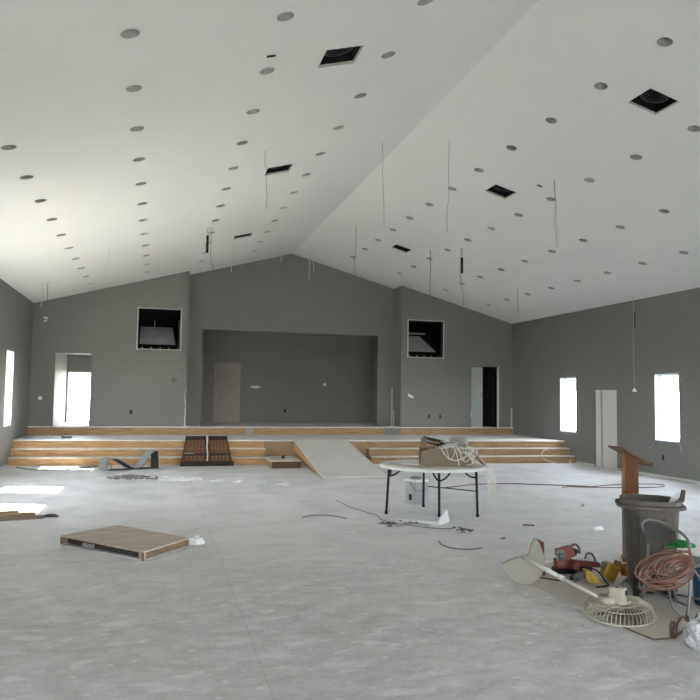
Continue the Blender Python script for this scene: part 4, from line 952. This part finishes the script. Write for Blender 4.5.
hang('longer wire of the tangle in the left rear corner', -2.62, 18.28, 3.46, dx=.02, seed=16, r=.010, wob=.03)
hang('pale shorter wire of the tangle in the left rear corner', -2.72, 18.15, 3.8, seed=17, r=.010, m=M_wire)
cable_heap('wire_coil', 'loose coil of wire at the end of the left corner tangle', M_wire, 8, 3, (-2.62, 18.28, 3.42), .07, .06, .15, .006)
for (x, y, z1, L_) in ((.98, 15.58, 4.87, 'left'), (7.08, 15.65, 4.80, 'right')):
    z0 = zc(x); pe = thing('hanging_pipe', 'black pipe stub on a white rod hanging from the %s slope' % L_, 'pipe', (x, y, z0))
    MB().tube([(x, y, z0), (x, y, z1 + .35)], .018, 8).build('rod', M_wire, pe); MB().tube([(x, y, z1 + .38), (x, y, z1)], .028, 10).build('pipe', M_black, pe)
wr = thing('hanging_lamp_lead', 'pale lead with white plug hanging on the right wall by the door', 'wire', (11.2, 14.7, zc(11.2)))
MB().tube([(11.22, 14.7, zc(11.22)), (11.20, 14.7, 3.4), (11.21, 14.7, 2.06)], .010, 6).build('lead', mat('grey_lead', (.33, .33, .32), .6), wr); MB().tube([(11.24, 14.7, 3.95), (11.24, 14.7, 3.55)], .013, 6).build('dark_lead', M_wireb, wr)
MB().lathe(T(11.21, 14.7, 1.98), [(.06, 0), (.05, .03), (.015, .09)], 12).build('plug', M_foam, wr)

# ------------------------------------------------------------------ outside
def tree(x, y, h, r, seed, label, hc=None, nl=1500):
    t = thing('garden_tree', label, 'tree', (x, y, -.125)); rnd = random.Random(seed)
    MB().tube([(x, y, -.125), (x + .1, y, h * .3), (x, y + .1, h * .62)], [.24, .1], 10, smooth=4).build('trunk', M_bark, t, smooth=True)
    l = MB()
    for k in range(nl):
        d = Vector((rnd.gauss(0, 1), rnd.gauss(0, 1), rnd.gauss(0, 1))).normalized() * r * rnd.uniform(.45, 1)
        c = Vector((x, y, hc or h * .65)) + Vector((d.x, d.y, d.z * .9)); s = rnd.uniform(.10, .2)
        l.add([c + Vector((rnd.uniform(-s, s), rnd.uniform(-s, s), rnd.uniform(-s, s))) for _ in range(4)], [(0, 1, 2, 3)])
    l.build('crown', M_leaf, t)
tree(-5.6, 45, 8.5, 3.4, 1, 'bushy tree outside, seen through the left vestibule glass')
tree(-6.4, 18.75, 6.4, 1.75, 5, 'unseen tree added outside to shade the left window by the stage', 5.0, 1000)  # out of view, added to block sun at the stage window
tree(22, 33, 8, 2.6, 2, 'leafy tree outside the farther right window')
hs = thing('house', 'white sided house with grey roof outside the nearer right window', 'house', (31, 40, -.125))
MB().box(25, 34, 29, 45, -.125, 2.9).build('siding_wall', M_siding, hs)
MB().prism([(24.5, 28.5, 2.9), (34.5, 28.5, 2.9), (29.5, 28.5, 5.2)], (0, 17, 0)).build('roof', M_shingle, hs)

# ------------------------------------------------------------------ light
sc = bpy.context.scene
W = D.worlds.new('sky'); sc.world = W; W.use_nodes = True; nt = W.node_tree
bgn = nt.nodes['Background']; sk = nt.nodes.new('ShaderNodeTexSky'); sk.sky_type = 'NISHITA'; sk.sun_disc = False
sk.sun_elevation = rad(50); sk.sun_rotation = rad(100); sk.air_density = 1.0; sk.dust_density = .15; sk.ozone_density = 1.0
hsv = nt.nodes.new('ShaderNodeHueSaturation'); hsv.inputs['Saturation'].default_value = .34
nt.links.new(sk.outputs[0], hsv.inputs['Color']); tint = nt.nodes.new('ShaderNodeMix'); tint.data_type = 'RGBA'; tint.blend_type = 'MULTIPLY'; tint.inputs[0].default_value = 1.0; tint.inputs[7].default_value = (1.025, .998, 1.01, 1)
nt.links.new(hsv.outputs[0], tint.inputs[6]); nt.links.new(tint.outputs[2], bgn.inputs['Color'])
bgn.inputs['Strength'].default_value = .55
sun = D.lights.new('sun', 'SUN'); sun.energy = 22.0; sun.angle = rad(.6); sun.color = (1, .95, .86)
so = D.objects.new('sun', sun); COL.objects.link(so)
so.rotation_euler = Vector((1, -.24, -1.22)).to_track_quat('-Z', 'Y').to_euler(); so.location = (-20, 20, 25)
def portal(c, d, su, sv):
    l = D.lights.new('window_portal', 'AREA'); l.shape = 'RECTANGLE'; l.size = su; l.size_y = sv; l.cycles.is_portal = True
    o = D.objects.new('window_portal', l); COL.objects.link(o); o.location = c
    d = Vector(d); x = Vector((0, 0, 1)).cross(d).normalized(); z = -d; y = z.cross(x)
    o.matrix_world = Matrix.Translation(c) @ Matrix((x, y, z)).transposed().to_4x4()
for w in WR: portal((XR + TH + .02, (w[0] + w[1]) / 2, (w[2] + w[3]) / 2), (-1, 0, 0), w[1] - w[0], w[3] - w[2])
for w in WL: portal((XL - TH - .02, (w[0] + w[1]) / 2, (w[2] + w[3]) / 2), (1, 0, 0), w[1] - w[0], w[3] - w[2])
portal((-2.15, VB + .18, 1.62), (0, -1, 0), 1.1, 1.6)
for w in RDR: portal(((w[0] + w[1]) / 2, YB - TH - .02, 1.3), (0, 1, 0), w[1] - w[0], 2.6)

# ------------------------------------------------------------------ camera
yaw, pitch, roll = rad(15.30858), rad(3.72743), rad(.829664)
fw = Vector((math.sin(yaw) * math.cos(pitch), math.cos(yaw) * math.cos(pitch), math.sin(pitch)))
rt0 = Vector((math.cos(yaw), -math.sin(yaw), 0)); up0 = rt0.cross(fw)
rt = rt0 * math.cos(roll) + up0 * math.sin(roll); upv = up0 * math.cos(roll) - rt0 * math.sin(roll)
cam = D.cameras.new('camera'); cam.sensor_width = 36; cam.lens = 703.71 / 700 * 36; cam.clip_end = 300
coo = D.objects.new('camera', cam); COL.objects.link(coo)
coo.matrix_world = Matrix.Translation((0, 0, 1.7806)) @ Matrix((rt, upv, -fw)).transposed().to_4x4()
sc.camera = coo
vs_ = sc.view_settings; vs_.view_transform = 'Standard'; vs_.look = 'None'; vs_.gamma = 1.0; vs_.use_curve_mapping = False
vs_.exposure = 3.2
sc.cycles.max_bounces = 14; sc.cycles.diffuse_bounces = 10; sc.cycles.glossy_bounces = 4; sc.cycles.transparent_max_bounces = 12
sc.cycles.sample_clamp_indirect = 8.0; sc.cycles.use_denoising = True; sc.cycles.use_light_tree = False
